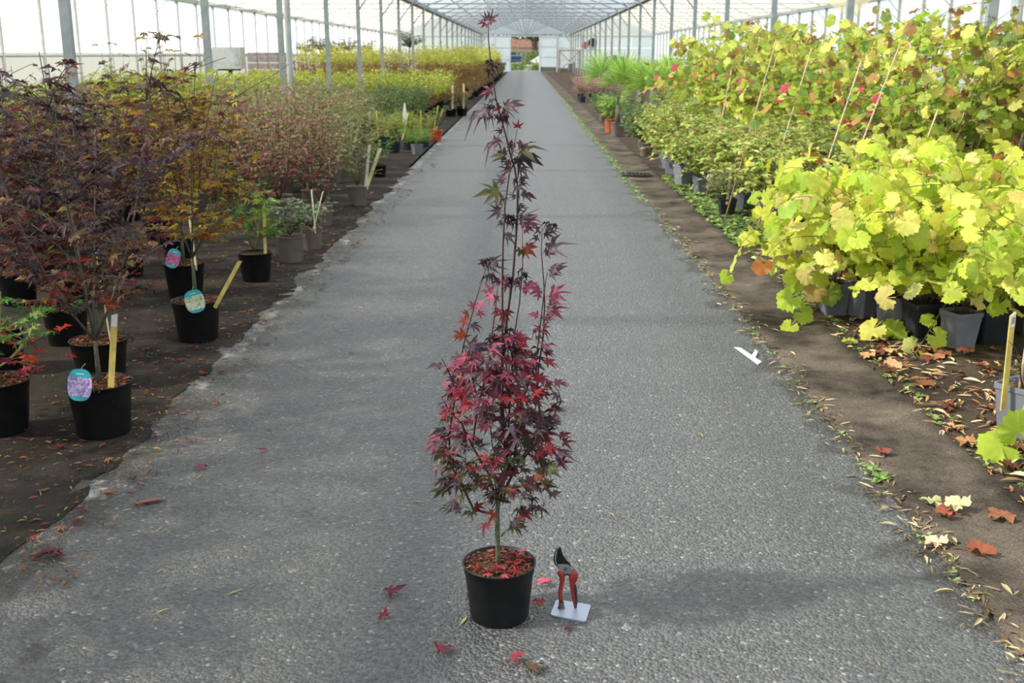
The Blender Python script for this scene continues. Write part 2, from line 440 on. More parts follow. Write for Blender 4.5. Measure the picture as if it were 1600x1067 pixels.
roof = structure(empty('ceiling'))
def slope(x0, z0, x1, z1, ln): return MB().add([(x0, 0, z0), (x1, 0, z1), (x1, ln, z1), (x0, ln, z0)], [(0, 1, 2, 3)])
pane_l = slope(-4.2, GZ+.12, 0, RZ+.04, BAY).mesh('pane', 'roof_glass'); pane_r = slope(0, RZ+.04, 4.2, GZ+.12, BAY).mesh('pane', 'roof_glass')
film_l = slope(-4, GZ+.12, 0, RZ+.04, BAY).mesh('film_sheet', 'cream_film'); film_r = slope(0, RZ+.04, 4, GZ+.12, BAY).mesh('film_sheet', 'cream_film')
bars = MB()
for i in range(6):
    y = BAY * i / 6
    for s_ in (-1, 1): bars.bar((0, y, RZ+.01), (s_*4.2, y, GZ+.09), .022, .03)
for t in (.25, .5, .75):
    for s_ in (-1, 1): bars.bar((s_*4.2*t, 0, RZ - (RZ-GZ)*t), (s_*4.2*t, BAY, RZ - (RZ-GZ)*t), .035)
bars.bar((0, 0, RZ), (0, BAY, RZ), .05)
bars_me = bars.mesh('glazing_bars', 'bar_grey')
for i in range(len(YS) - 1):
    y = YS[i]; sc = (YS[i+1] - y) / BAY
    for nm, me, x in (('pane', pane_l, 0), ('pane', pane_r, 0), ('glazing_bars', bars_me, 0), ('film_sheet', film_l, -8.2), ('film_sheet', film_r, -8.2), ('film_sheet', film_l, 8.2), ('film_sheet', film_r, 8.2)):
        o = place(nm, me, roof, (x, y, 0)); o.scale = (1, sc, 1)

def side_wall(name, x):
    w = structure(empty(name, (x, 0, 0)))
    up = MB().add([(0, 0, 1.62), (0, BAY/2, 1.62), (0, BAY/2, GZ), (0, 0, GZ)], [(0, 1, 2, 3)]).mesh('pane', 'wall_film')
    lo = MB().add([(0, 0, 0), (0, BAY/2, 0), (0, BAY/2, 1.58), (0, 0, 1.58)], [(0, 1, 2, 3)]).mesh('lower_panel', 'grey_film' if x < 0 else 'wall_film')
    for i in range((NB) * 2 + 1):
        y = Y0 + i * BAY / 2
        if y + BAY/2 > YEND + .3: break
        place('pane', up, w, (0, y, 0)); place('lower_panel', lo, w, (0, y, 0))
        place('mullion', thin_me, w, (0, y, 0))
        if i % 2 == 0:
            s_ = 1 if x < 0 else -1
            MB().bar((0, y, GZ-.5), (s_*.45, y, GZ), .03).build('knee_brace', 'white_steel', w)
    MB().box((-.04, Y0, 1.57), (.04, YEND, 1.64)).build('sill_rail', 'white_steel', w)
    return w
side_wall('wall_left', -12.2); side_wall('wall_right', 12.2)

wall_far = structure(empty('wall_far', (0, YEND, 0)))
DX0, DX1, DH = -1.5, 1.27, 3.18
def far_panel(x0, x1, z0, z1, m='door_film', nm='panel'):
    MB().box((x0, -.02, z0), (x1, .02, z1)).build(nm, m, wall_far)
xs = [-12.2, -10, -8, -6, -4.2, -3, DX0]
for a, b in zip(xs[:-1], xs[1:]):
    far_panel(a, b - .05, 0, 1.05); far_panel(a, b - .05, 1.1, 2.15); far_panel(a, b - .05, 2.2, 3.3)
xs = [3.0, 4.2, 6, 8, 10, 12.2]
for a, b in zip(xs[:-1], xs[1:]):
    far_panel(a, b - .05, .35, 1.05); far_panel(a, b - .05, 1.1, 2.15); far_panel(a, b - .05, 2.2, 3.3); far_panel(a, b - .05, 0, .33, 'grey_film', 'foot_panel')
for cx in (-8.2, 0, 8.2):
    MB().prism([(-4.1, GZ), (4.1, GZ), (0, RZ+.02)], (1, 0, 0), (0, 0, 1), (cx, 0, 0), -.02, .02).build('gable', 'door_film', wall_far)
for x in (-4.2, -3, DX0, DX1, 3, 4.2, 6, 8): MB().box((x-.04, -.06, 0), (x+.04, .04, GZ)).build('mullion', 'white_steel', wall_far)
MB().box((-12.2, -.05, DH+.04), (12.2, .05, DH+.16)).build('lintel', 'bar_grey', wall_far)

# sliding door beside the opening, and the timber-framed gate further right
door = structure(empty('door_1', (1.3, YEND - .12, 0)))
MB().box((0, -.03, .02), (1.62, .03, .42)).build('foot_panel', 'grey_film', door)
for z0, z1 in ((.46, 1.35), (1.4, 2.3), (2.35, 3.2)): MB().box((.03, -.02, z0), (1.6, .02, z1)).build('panel', 'door_film', door)
MB().box((0, -.04, 0), (.07, .04, 3.25)).box((1.57, -.04, 0), (1.64, .04, 3.25)).box((0, -.04, 1.35), (1.6, .04, 1.4)).box((0, -.04, 2.3), (1.6, .04, 2.35)).box((0, -.04, 3.18), (1.6, .04, 3.25)).build('door_frame', 'white_steel', door)
g = tag(empty('timber_gate', (3.1, YEND - .5, 0)), 'brown timber gate frame with crossed diagonal braces against the end wall', 'gate')
for x in (0, 1.9): MB().box((x, -.05, 0), (x+.12, .05, 2.0)).build('upright', 'timber', g)
MB().box((0, -.04, 1.9), (2.0, .04, 2.02)).build('top_rail', 'timber', g)
MB().bar((.1, 0, 1.85), (1.9, 0, .1), .08).build('brace', 'timber', g); MB().bar((.1, .03, .1), (1.9, .03, 1.85), .08).build('brace', 'timber', g)

# fabric end hanging loose from the right-hand roof film
cl = MB(); nu, nv = 14, 6
P0, P1 = at(1285, -22, 21.0), at(1395, -22, 19.0)
CV = []
for i in range(nu+1):
    u = i/nu; p = P0.lerp(P1, u); drop = .42*math.sin(math.pi*min(1, u*1.15))**1.3 + .02
    for j in range(nv+1):
        v = j/nv
        CV.append((p.x + .05*math.sin(v*5+u*9), p.y + .12*math.sin(u*11)*v, p.z + .15 - (drop+.25)*v))
cl.add(CV, [(i*(nv+1)+j, (i+1)*(nv+1)+j, (i+1)*(nv+1)+j+1, i*(nv+1)+j+1) for i in range(nu) for j in range(nv)])
tag(cl.build('loose_film', 'cream_film', smooth=True), 'cream roof film sagging loose above the vines', 'film')

# ------------------------------------------------------------------ leaf shapes (stalk at origin, blade along +Y, upper face +Z, unit length)
def maple_tpl(seed, n=7, wid=.12, droop=.25, fold=.06, stalk=.35):
    r = random.Random(seed); V = [(0, stalk, 0)]; Fs = []
    if n == 7: ang = [-118, -78, -39, 0, 39, 78, 118]; ln = [.36, .66, .9, 1, .9, .66, .36]
    else: ang = [-105, -52, 0, 52, 105]; ln = [.5, .85, 1, .85, .5]
    sc = 1 - stalk * .45
    def pt(a, rad, z=0):
        a = math.radians(a); x = math.sin(a)*rad*sc; y = stalk + math.cos(a)*rad*sc
        return (x, y, z - droop*rad*rad)
    sin = [pt((ang[i]+ang[i+1])/2, .27) for i in range(len(ang)-1)]
    sin = [pt(ang[0]-35, .12)] + sin + [pt(ang[-1]+35, .12)]
    si = []
    for p in sin: V.append(p); si.append(len(V)-1)
    for i, (a, l) in enumerate(zip(ang, ln)):
        a += r.uniform(-5, 5); l *= r.uniform(.88, 1.08); tw = r.uniform(-.1, .1); w = wid*(.7+.3*l)
        da = math.degrees(math.atan2(w, .5*l)); rs = math.hypot(w, .5*l)
        b = len(V)
        V += [pt(a-da, rs, fold+tw), pt(a, l, tw*1.5), pt(a+da, rs, fold-tw), pt(a, .5*l, 0)]
        Fs += [(0, b+3, b, si[i]), (b+3, b+1, b), (0, si[i+1], b+2, b+3), (b+3, b+2, b+1)]
    if stalk:
        b = len(V); V += [(-.012, 0, 0), (.012, 0, 0), (.012, stalk, .0), (-.012, stalk, .0)]; Fs.append((b, b+1, b+2, b+3))
    return np.array(V), Fs
def vine_tpl(seed, droop=.28, stalk=.45, curl=.12):
    r = random.Random(seed); n = 30; V = [(0, stalk, 0)]; Fs = []
    for i in range(n+1):
        t = -158 + 316*i/n; a = math.radians(t)
        lobe = .40 + .15*math.exp(-(t/26)**2) + .10*math.exp(-((abs(t)-58)/20)**2) + .06*math.exp(-((abs(t)-112)/20)**2)
        rad = lobe*(1 + (.075 if i % 2 else -.05) + r.uniform(-.03, .03))
        x, y = math.sin(a)*rad, math.cos(a)*rad
        V.append((x, stalk + y, .06*math.cos(math.radians(t*5.2)) * rad - droop*rad*rad + curl*x*x*r.uniform(-1, 1)))
    Fs = [(0, i+2, i+1) for i in range(n)]
    b = len(V); V += [(-.014, 0, .0), (.014, 0, .0), (.01, stalk, 0), (-.01, stalk, 0)]; Fs.append((b, b+1, b+2, b+3))
    return np.array(V), Fs
def oval_tpl(w=.22, droop=.2, fold=.08):
    V = [(0, 0, 0), (-w, .38, fold-droop*.15), (-w*.8, .68, fold-droop*.45), (0, 1, -droop), (w*.8, .68, fold-droop*.45), (w, .38, fold-droop*.15), (0, .5, -droop*.25)]
    return np.array(V), [(0, 6, 1), (1, 6, 2), (2, 6, 3), (0, 5, 6), (5, 4, 6), (4, 3, 6)]
def blade_tpl(w=.05, droop=.25):
    V = [(-w*.5, 0, 0), (w*.5, 0, 0), (-w, .5, -droop*.2), (w, .5, -droop*.2), (0, 1, -droop)]
    return np.array(V), [(0, 1, 3, 2), (2, 3, 4)]
MAPLE = [maple_tpl(i, 7 if i % 3 else 5, wid=.115+.02*(i % 2), droop=.12+.16*(i % 4)/2) for i in range(6)]
SLIM = [maple_tpl(20+i, 5 if i == 1 else 7, wid=.07, droop=.3+.25*i, fold=.1) for i in range(3)]
WITHER = [maple_tpl(40+i, 5, wid=.07, droop=1.5+.3*i, fold=.2) for i in range(2)]
VINE = [vine_tpl(i, droop=.15+.12*i, curl=.5) for i in range(5)]
OVAL = [oval_tpl(.22+.05*i, .15+.1*i) for i in range(3)]
NARROW = [oval_tpl(.11, .15), oval_tpl(.09, .3)]
NEEDLE = [blade_tpl(.07, .12), blade_tpl(.06, .3)]
def tpl_mesh(t, name, m):
    me = bpy.data.meshes.new(name); me.from_pydata(t[0].tolist(), [], t[1]); me.materials.append(MATS[m])
    me.polygons.foreach_set('use_smooth', [True]*len(me.polygons)); me.update(); return me
_LM = {}
def leaf_mesh(t, m='leaf'):
    k = (id(t), m)
    if k not in _LM: _LM[k] = tpl_mesh(t, 'leaf', m)
    return _LM[k]

def frame_m(p, d, n, size, roll=0.0):
    d = Vector(d).normalized(); n = Vector(n); n = n - d*n.dot(d)
    if n.length < 1e-4: n = d.orthogonal()
    n.normalize()
    if roll: n = Matrix.Rotation(roll, 3, d) @ n
    x = d.cross(n)
    return Matrix(((x.x*size, d.x*size, n.x*size, p[0]), (x.y*size, d.y*size, n.y*size, p[1]), (x.z*size, d.z*size, n.z*size, p[2]), (0, 0, 0, 1)))

def jit(c, r, a=.22):
    f = 1 + r.uniform(-a, a)
    return tuple(max(0.0, min(1.0, x*f*(1 + r.uniform(-.08, .08)))) for x in c)
def pick(pal, r):
    tot = sum(w for _, w in pal); x = r.uniform(0, tot)
    for c, w in pal:
        x -= w
        if x <= 0: return jit(c, r)
    return jit(pal[-1][0], r)

def bez(a, b, c, n):
    a, b, c = Vector(a), Vector(b), Vector(c)
    return [a*(1-t)**2 + b*2*t*(1-t) + c*t*t for t in [i/n for i in range(n+1)]]

# ------------------------------------------------------------------ pots and other pieces of a potted plant
POT_ME = {}
def pot_mesh(kind):
    if kind in POT_ME: return POT_ME[kind]
    shape, R, H, m = kind
    b = MB()
    if shape == 'round':
        rb = R*.76
        b.lathe([(0, 0), (rb, 0), (rb+.004, .006), (R*.93, H*.83), (R*.95, H*.84), (R*.96, H*.98), (R, H*.985), (R, H), (R-.005, H), (R*.93, H*.9), (0, H*.89)], 30)
        me = b.mesh('pot', m, True)
    else:                                   # square tapered pot with a turned rim
        def ring(w, z, c=.12):
            k = w*c
            return [(-w+k, -w, z), (w-k, -w, z), (w, -w+k, z), (w, w-k, z), (w-k, w, z), (-w+k, w, z), (-w, w-k, z), (-w, -w+k, z)]
        rings = [ring(R*.72, 0), ring(R*.95, H*.9), ring(R, H*.9), ring(R, H), ring(R-.006, H), ring(R*.88, H*.8)]
        V = [p for q in rings for p in q]
        Fs = [(i*8+k, i*8+(k+1) % 8, (i+1)*8+(k+1) % 8, (i+1)*8+k) for i in range(len(rings)-1) for k in range(8)]
        Fs += [tuple(range(7, -1, -1)), tuple(40+k for k in range(8))]
        b.add(V, Fs); me = b.mesh('pot', m)
    POT_ME[kind] = me
    return me
SOIL_ME = {}
def soil_mesh(kind):
    if kind in SOIL_ME: return SOIL_ME[kind]
    shape, R, H, m = kind; r = random.Random(7); b = MB(); n = 20
    V = [(0, 0, H*.965)]
    for k in (.45, .965 if shape == 'round' else .9):
        for i in range(n):
            a = 2*math.pi*i/n; q = R*k*(.95 if shape == 'round' else 1)
            if shape != 'round': q *= min(1.0, 1/max(abs(math.cos(a)), abs(math.sin(a)), .8)) * .98
            V.append((q*math.cos(a), q*math.sin(a), H*(.93 if k > .6 else .955) + r.uniform(-.004, .004)))
    b.add(V, [(0, 1+i, 1+(i+1) % n) for i in range(n)] + [(1+i, 1+n+i, 1+n+(i+1) % n, 1+(i+1) % n) for i in range(n)])
    SOIL_ME[kind] = b.mesh('soil', 'compost', True); return SOIL_ME[kind]
def add_pot(root, kind, soil=True):
    p = place('pot', pot_mesh(kind), root)
    if soil: place('soil', soil_mesh(kind), root)
    return p
def add_stake(root, a, b, m, w=.022, name='stake', lab=False):
    """flat wooden plant stake from a to b in the plant's own space, with a slanted top"""
    a, b = Vector(a), Vector(b); d = (b-a); ln = d.length; d.normalize()
    x = Vector((1, 0, 0)); x = (x - d*x.dot(d)).normalized()
    o = MB().prism([(-w/2, 0), (w/2, 0), (w/2, ln), (-w/2, ln-.012)], x, d, a, -.0025, .0025).build(name, m, root)
    if lab:
        sg = x.cross(d); f = -1 if sg.y > 0 else 1
        q = MB().prism([(-w*.46, 0), (w*.46, 0), (w*.46, .055), (-w*.46, .047)], x, d, a + d*(ln-.058), f*.0028, f*.0036).build('sticker', 'white_plastic', o)
        s = MB()
        for k in range(4): s.prism([(-w*.3+k*w*.16, .012), (-w*.22+k*w*.16, .012), (-w*.14+k*w*.16, .038), (-w*.22+k*w*.16, .038)], x, d, a + d*(ln-.058), f*.0037, f*.004)
        if lab == 'ink': s.build('ink_marks', 'ink', o)
    return o
def add_tag(root, c, w, h, pic, tilt=0.0, face=0.0):
    """oval plant tag with a printed picture band"""
    t = empty('label_tag', c); attach(t, root); t.rotation_euler = (math.radians(-12), tilt, face)
    def outline(k0, k1, n=24):
        out = []
        for i in range(n):
            a = 2*math.pi*i/n; e = 2/2.7
            x = math.copysign(abs(math.cos(a))**e, math.cos(a))*w/2; z = math.copysign(abs(math.sin(a))**e, math.sin(a))*h/2
            out.append((x, z))
        return [(x*1.0, min(max(z, k0*h), k1*h)) for x, z in out]
    MB().prism(outline(-1, 1), (1, 0, 0), (0, 0, 1), (0, 0, 0), -.0008, .0008).build('card', 'tag_teal', t)
    MB().prism([(x*.985, z) for x, z in outline(-.36, .24)], (1, 0, 0), (0, 0, 1), (0, 0, 0), .0009, .0014).build('picture', pic, t)
    MB().box((-w*.16, -.0014, h*.33), (w*.16, -.0009, h*.355)).build('caption_line', 'white_plastic', t)
    MB().tube([(0, 0, h*.42), (.004, .006, h*.55), (.012, .02, h*.66)], .0012, n=4).build('tie', 'twine', t)
    return t

def add_leaves(root, slots, tpls, pal, r, size, nobj, m='leaf', inner='foliage', up=(0, 0, 1), rollv=.5, name='leaf'):
    """slots: (point, direction[, normal]); the first nobj become leaf objects, the rest one joined part"""
    mb = MB()
    for i, s in enumerate(slots):
        p, d = s[0], s[1]; n = s[2] if len(s) > 2 else up
        sz = size*r.uniform(.65, 1.15); M = frame_m(p, d, n, sz, r.uniform(-rollv, rollv))
        c = pal(s, r) if callable(pal) else pick(pal, r); t = r.choice(tpls)
        if i < nobj:
            o = place(name, leaf_mesh(t, m), root); o.matrix_basis = M; o.color = (*c, 1)
        else: mb.leaf(t, M, c)
    if mb.n: mb.build('foliage', inner, root, smooth=True, stuff=True)

def gen_vase(r, H, z0, R, nst, ntw, step, zc=0.25, spread=1.0, rs=.008, up=.35, cx=0, cy=0, tr=None):
    """upright shrub: trunk, nst stems that open like a vase, twigs, leaf places in pairs"""
    stems = []; slots = []
    if z0 > .02: stems.append(([(0, 0, 0), (cx*.3, cy*.3, z0*.5), (cx*.5, cy*.5, z0)], tr or rs*1.8, rs*1.3))
    def nodes(pts, t0, skip=0.0):
        acc = 0
        for a, b in zip(pts[:-1], pts[1:]):
            ln = (b-a).length; acc += ln
            while acc > step:
                acc -= step; q = b - (b-a).normalized()*acc
                if q.z < zc*H or r.random() < skip: continue
                th = r.uniform(0, 6.28)
                for s_ in (0, math.pi):
                    slots.append((q.copy(), Vector((math.cos(th+s_), math.sin(th+s_), r.uniform(-.45, .5)))))
    for i in range(nst):
        a = 2*math.pi*(i + r.uniform(-.3, .3))/nst; rr = R*r.uniform(.35, 1)*spread; h = H*r.uniform(.72, 1.0)
        top = Vector((cx + rr*math.cos(a), cy + rr*math.sin(a), h)); mid = Vector((cx*.7 + rr*.85*math.cos(a+r.uniform(-.4, .4)), cy*.7 + rr*.85*math.sin(a), z0 + (h-z0)*.4))
        pts = bez((cx*.5, cy*.5, z0), mid, top, 7); stems.append((pts, rs, rs*.3)); nodes(pts[3:], .4)
        for k in range(ntw):
            j = r.randint(1, 6); b = pts[j]; a2 = a + r.uniform(-1.5, 1.5); l = R*r.uniform(.3, .75)
            e = b + Vector((math.cos(a2)*l, math.sin(a2)*l, l*r.uniform(up-.3, up+.6)))
            tw = bez(b, b.lerp(e, .5) + Vector((0, 0, .04)), e, 3); stems.append((tw, rs*.4, rs*.2)); nodes(tw, 0)
            slots.append((e, (e-b).normalized()))
    r.shuffle(slots)
    return stems, slots
def build_stems(root, stems, m, n=5, name='stem'):
    b = MB()
    for pts, r0, r1 in stems: b.tube(pts, r0, r1, n)
    return b.build(name, m, root, smooth=True)
def lift(stems, slots, dz):
    v = Vector((0, 0, dz))
    return [([Vector(p)+v for p in pts], a, b) for pts, a, b in stems], [tuple([s[0]+v, *s[1:]]) for s in slots]
def potted(name, kind, r, stems, slots, stem_m, tpls, pal, size, nobj, soil=True, dz=None, **kw):
    root = empty(name); add_pot(root, kind, soil)
    stems, slots = lift(stems, slots, kind[2]*.92 if dz is None else dz)
    build_stems(root, stems, stem_m); add_leaves(root, slots, tpls, pal, r, size, nobj, **kw)
    return root
def strip(o):
    """take the tags and stakes off a copied plant"""
    keep = []
    for ch in KIDS.get(o.name, []):
        if ch.name.startswith(('label_tag', 'stake')):
            for q in KIDS.pop(ch.name, []): bpy.data.objects.remove(q)
            bpy.data.objects.remove(ch)
        else: keep.append(ch)
    KIDS[o.name] = keep
    return o
USED = set()
def put(proto, x, y, rz=0.0, s=1.0, label=None, cat='plant', group=None):
    if proto.name in USED: o = copy_tree(proto)
    else: o = proto; USED.add(proto.name)
    o.location = (x, y, 0); o.rotation_euler = (0, 0, rz); o.scale = (s, s, s)
    if label: tag(o, label, cat, group)
    return o

# ------------------------------------------------------------------ the maple on the lane
TY = 2.90
def tp(px, py, dy=0.0): return at(px, py, TY + dy)
base = Vector((tp(780, 900).x, TY, 0))
m_root = tag(empty('potted_maple', base), 'tall slender red-leaved maple in a black pot beside the secateurs', 'potted plant')
PK = ('round', .108, .172, 'black_plastic')
add_pot(m_root, PK)
def loc(p): return Vector(p) - base
STEMS = [   # (pixel track, depth offset at foot and tip, radii)
    ('trunk', [(779, 886), (778, 868), (777, 830), (777, 800), (780, 775), (788, 745), (791, 722)], (0, .0), (.0082, .0055), 'bark_green'),
    ('stem', [(791, 722), (789, 690), (783, 645), (783, 600), (786, 560), (792, 499), (801.7, 429), (806, 372), (808.7, 333), (808.7, 291), (804, 262), (797.5, 241), (790, 210), (783, 186), (775, 155), (770, 126), (766.5, 97), (763, 60), (763, 36)], (0, .02), (.0042, .0014), 'stem_red'),
    ('stem', [(790, 725), (786, 640), (784, 560), (785, 513), (785, 440), (786, 384), (789, 322), (796, 270), (801, 236), (808, 202)], (.0, -.05), (.0038, .0013), 'stem_red'),
    ('stem', [(791, 722), (796, 640), (801, 560), (803, 527), (811.5, 474), (816.5, 417), (816, 352)], (.0, .06), (.0032, .0012), 'stem_red'),
    ('stem', [(778, 790), (800, 742), (822, 705), (846, 663), (842, 632), (839, 592), (844, 558), (849.5, 519), (851, 474), (849.5, 440), (846, 395), (847, 355)], (.0, .04), (.0042, .0012), 'stem_red'),
    ('stem', [(800, 742), (808, 680), (816, 629), (833, 579), (838, 558), (847, 485), (851, 450), (855, 426)], (.0, -.06), (.0032, .0012), 'stem_red'),
    ('stem', [(777, 786), (763, 739), (738, 697), (746, 640), (758, 590), (766, 558), (768, 530), (775, 474), (778, 443)], (.0, -.07), (.0036, .0013), 'stem_red'),
    ('stem', [(774, 804), (740, 796), (727, 768), (703, 724), (702, 679), (712, 613), (724, 540), (737, 493), (748, 454), (761, 413)], (.0, .03), (.004, .0012), 'stem_red'),
    ('branch', [(783, 838), (790, 830), (801, 821), (813, 806), (830, 795), (850, 790)], (.0, -.03), (.0024, .001), 'bark_green'),
    ('branch', [(808, 729), (840, 690), (862, 655), (877, 627), (872, 610), (858, 596)], (.0, .02), (.0028, .001), 'stem_red'),
    ('branch', [(778, 784), (800, 760), (830, 757), (856, 740)], (.0, -.10), (.0024, .001), 'stem_red'),
    ('branch', [(703, 724), (690, 700), (678, 690)], (.03, .06), (.002, .001), 'stem_red'),
    ('branch', [(712, 613), (705, 590), (697, 572), (690, 560)], (.02, -.02), (.002, .001), 'stem_red'),
    ('branch', [(738, 697), (720, 660), (700, 640), (690, 620)], (-.04, -.10), (.002, .001), 'stem_red'),
    ('branch', [(727, 768), (705, 755), (690, 742)], (.0, -.06), (.002, .001), 'stem_red'),
    ('branch', [(788, 745), (770, 700), (765, 660), (772, 620)], (.0, .10), (.0022, .001), 'stem_red'),
    ('branch', [(791, 722), (815, 690), (824, 650), (826, 610)], (.0, -.10), (.0022, .001), 'stem_red'),
    ('branch', [(780, 775), (750, 760), (735, 745), (728, 725)], (.0, -.10), (.0022, .001), 'stem_red'),
]
TRACK = []
for nm, px, (d0, d1), (r0, r1), mm in STEMS:
    k = len(px) - 1
    pts = [loc(tp(x, y, d0 + (d1-d0)*i/k)) for i, (x, y) in enumerate(px)]
    TRACK.append(pts)
    so = MB().tube(pts, r0, r1, 7).build(nm, mm, m_root, smooth=True)
    if r0 > .003 and nm == 'stem':          # pale rings at the nodes
        nb = MB()
        for i in range(2, k):
            p, t = pts[i], (pts[i]-pts[i-1]).normalized(); rr = (r0 + (r1-r0)*i/k)*1.25
            nb.tube([p - t*.0016, p + t*.0016], rr, rr, 7)
        nb.build('node_rings', 'bark_grey', so, stuff=True)
rm = random.Random(5)
PUR, DPU, MAG, RED, CRI, OLV, GRN, ORG = lin('#5a4650'), lin('#3e3036'), lin('#8c3c54'), lin('#8e2832'), lin('#642630'), lin('#4c4a2a'), lin('#3f4a2c'), lin('#8a3c26')
def maple_leaf_obj(p, d, size, c, tpls=MAPLE, n=(0, -.35, 1), roll=.5):
    o = place('leaf', leaf_mesh(rm.choice(tpls)), m_root); o.matrix_basis = frame_m(p, d, n, size, rm.uniform(-roll, roll)); o.color = (*jit(c, rm, .2), 1)
# leaves read one by one in the photograph: where the stalk meets the stem, where the tip points, colour
HAND = [
    (763, 38, 772, 14, PUR), (763, 38, 748, 34, RED), (763, 38, 757, 16, PUR), (763, 38, 776, 24, CRI),
    (774, 140, 749, 143, CRI), (777, 168, 722, 182, PUR), (777, 172, 738, 188, PUR), (778, 168, 818, 163, PUR), (779, 172, 800, 190, DPU), (776, 178, 777, 160, RED), (776, 180, 768, 182, CRI), (778, 180, 786, 180, CRI), (780, 182, 797, 192, PUR),
    (808, 204, 810, 186, RED), (789, 208, 772, 200, PUR), (790, 212, 752, 232, PUR), (792, 214, 807, 245, PUR), (806, 218, 822, 230, CRI), (806, 222, 797, 226, CRI), (801, 236, 846, 226, OLV), (801, 236, 848, 256, DPU), (800, 240, 828, 264, DPU), (799, 245, 765, 242, OLV), (803, 256, 781, 250, DPU), (805, 262, 776, 268, PUR), (806, 264, 830, 264, PUR), (795, 275, 772, 280, PUR), (808, 280, 826, 278, DPU), (807, 275, 800, 292, DPU),
    (794, 285, 770, 278, PUR), (808, 288, 829, 284, PUR), (807, 284, 812, 308, PUR), (793, 298, 745, 300, OLV), (793, 305, 773, 315, PUR), (808, 300, 838, 309, DPU), (808, 312, 797, 300, PUR), (808, 318, 819, 325, DPU), (791, 318, 765, 312, PUR), (790, 330, 757, 328, PUR), (789, 345, 774, 354, PUR), (789, 342, 801, 354, DPU), (788, 362, 800, 370, PUR), (788, 365, 806, 380, PUR),
    (809, 345, 840, 338, PUR), (809, 350, 842, 350, MAG), (809, 352, 822, 330, PUR), (816, 362, 828, 360, OLV), (816, 380, 836, 398, ORG), (816, 385, 808, 402, OLV), (816, 385, 826, 404, ORG), (847, 358, 872, 353, PUR), (847, 360, 866, 372, DPU), (847, 362, 830, 352, PUR), (846, 396, 888, 371, PUR), (846, 398, 870, 388, DPU), (846, 370, 826, 374, PUR),
    (761, 416, 751, 404, CRI), (761, 418, 781, 403, DPU), (757, 428, 776, 432, DPU), (855, 426, 884, 415, PUR), (854, 430, 880, 418, PUR),
    (785, 437, 768, 442, MAG), (785, 438, 800, 452, MAG), (786, 440, 790, 430, CRI), (778, 456, 748, 455, MAG), (777, 458, 752, 470, MAG), (777, 458, 772, 474, MAG), (815, 445, 838, 452, MAG), (816, 446, 830, 460, RED), (815, 448, 806, 440, MAG), (849, 455, 828, 446, MAG), (849, 458, 832, 464, MAG), (852, 464, 889, 452, MAG), (852, 468, 880, 464, MAG),
    (785, 482, 768, 488, RED), (785, 483, 790, 506, RED), (785, 482, 800, 494, CRI), (851, 486, 884, 478, MAG), (851, 488, 868, 470, PUR), (850, 492, 862, 496, CRI), (741, 480, 758, 474, MAG), (742, 484, 736, 470, MAG), (742, 488, 757, 492, MAG), (735, 500, 712, 505, RED), (735, 500, 750, 520, PUR), (735, 498, 724, 486, ORG), (727, 530, 713, 516, ORG), (726, 532, 726, 514, CRI), (727, 528, 704, 514, PUR),
    (849, 512, 832, 516, MAG), (848, 514, 856, 502, MAG), (803, 526, 832, 530, MAG), (803, 528, 815, 516, MAG), (803, 532, 826, 540, RED), (789, 520, 796, 545, MAG), (724, 545, 762, 533, PUR), (724, 545, 766, 548, PUR),
]
for x0, y0, x1, y1, c in HAND:
    dy = .02*rm.uniform(-1, 1); a = loc(tp(x0, y0, dy)); b = loc(tp(x1, y1, dy + rm.uniform(-.03, .01)))
    d = b - a; maple_leaf_obj(a, d, max(.028, d.length*.92), c, SLIM if c in (PUR, DPU) else MAPLE, n=(rm.uniform(-.5, .5), -.8, .75), roll=.3)
# withered dark clusters on the upper stems
for x, y in ((767, 104), (769, 98), (776, 160), (773, 176), (783, 176), (797, 333), (803, 334), (862, 348), (757, 404), (774, 405), (766, 430), (792, 430), (820, 420), (814, 436), (791, 512), (768, 523), (772, 528), (802, 540), (804, 544), (843, 520)):
    for k in range(3):
        p = loc(tp(x + rm.uniform(-3, 3), y + rm.uniform(-3, 3)))
        maple_leaf_obj(p, Vector((rm.uniform(-1, 1), rm.uniform(-1, .5), rm.uniform(-1, .4))), .028, lin('#33232a'), WITHER)
# the full lower crown
slots = []
for pts in TRACK[1:]:
    for a, b in zip(pts[:-1], pts[1:]):
        if min(a.z, b.z) > loc(tp(780, 545)).z: continue
        for k in range(max(1, int((b-a).length/.021))):
            q = a.lerp(b, rm.random())
            if q.z < loc(tp(780, 800)).z: continue
            th = rm.uniform(0, 6.28); slots.append((q, Vector((math.cos(th), math.sin(th), rm.uniform(-.35, .35)))))
zt, zb = loc(tp(780, 545)).z, loc(tp(780, 800)).z
# loose places that fill the crown's outline, width measured from the photograph
def crown_w(t): return .07 + .105*math.sin(math.pi*min(1, max(0, .14 + t*.84)))
for i in range(300):
    t = rm.random()**.85; z = zb + (zt-zb)*t; w = crown_w(t); a = rm.uniform(0, 6.28); q = w*math.sqrt(rm.uniform(.15, 1))
    slots.append((Vector((q*math.cos(a) - .003, q*math.sin(a)*.9, z)), Vector((math.cos(a)+rm.uniform(-.6, .6), math.sin(a)+rm.uniform(-.6, .6), rm.uniform(-.45, .3)))))
rm.shuffle(slots)
LOWPAL = [(OLV, 2.6), (GRN, 2.6), (CRI, 1.8), (PUR, 1.2), (RED, .6), (ORG, .5), (DPU, 1.6)]
MIDPAL = [(MAG, 2.6), (CRI, 2.8), (RED, 1.6), (PUR, 2.0), (DPU, 1.2), (ORG, .3)]
mb = MB(); nobj = 300 - len(HAND) - 60
tw = MB()
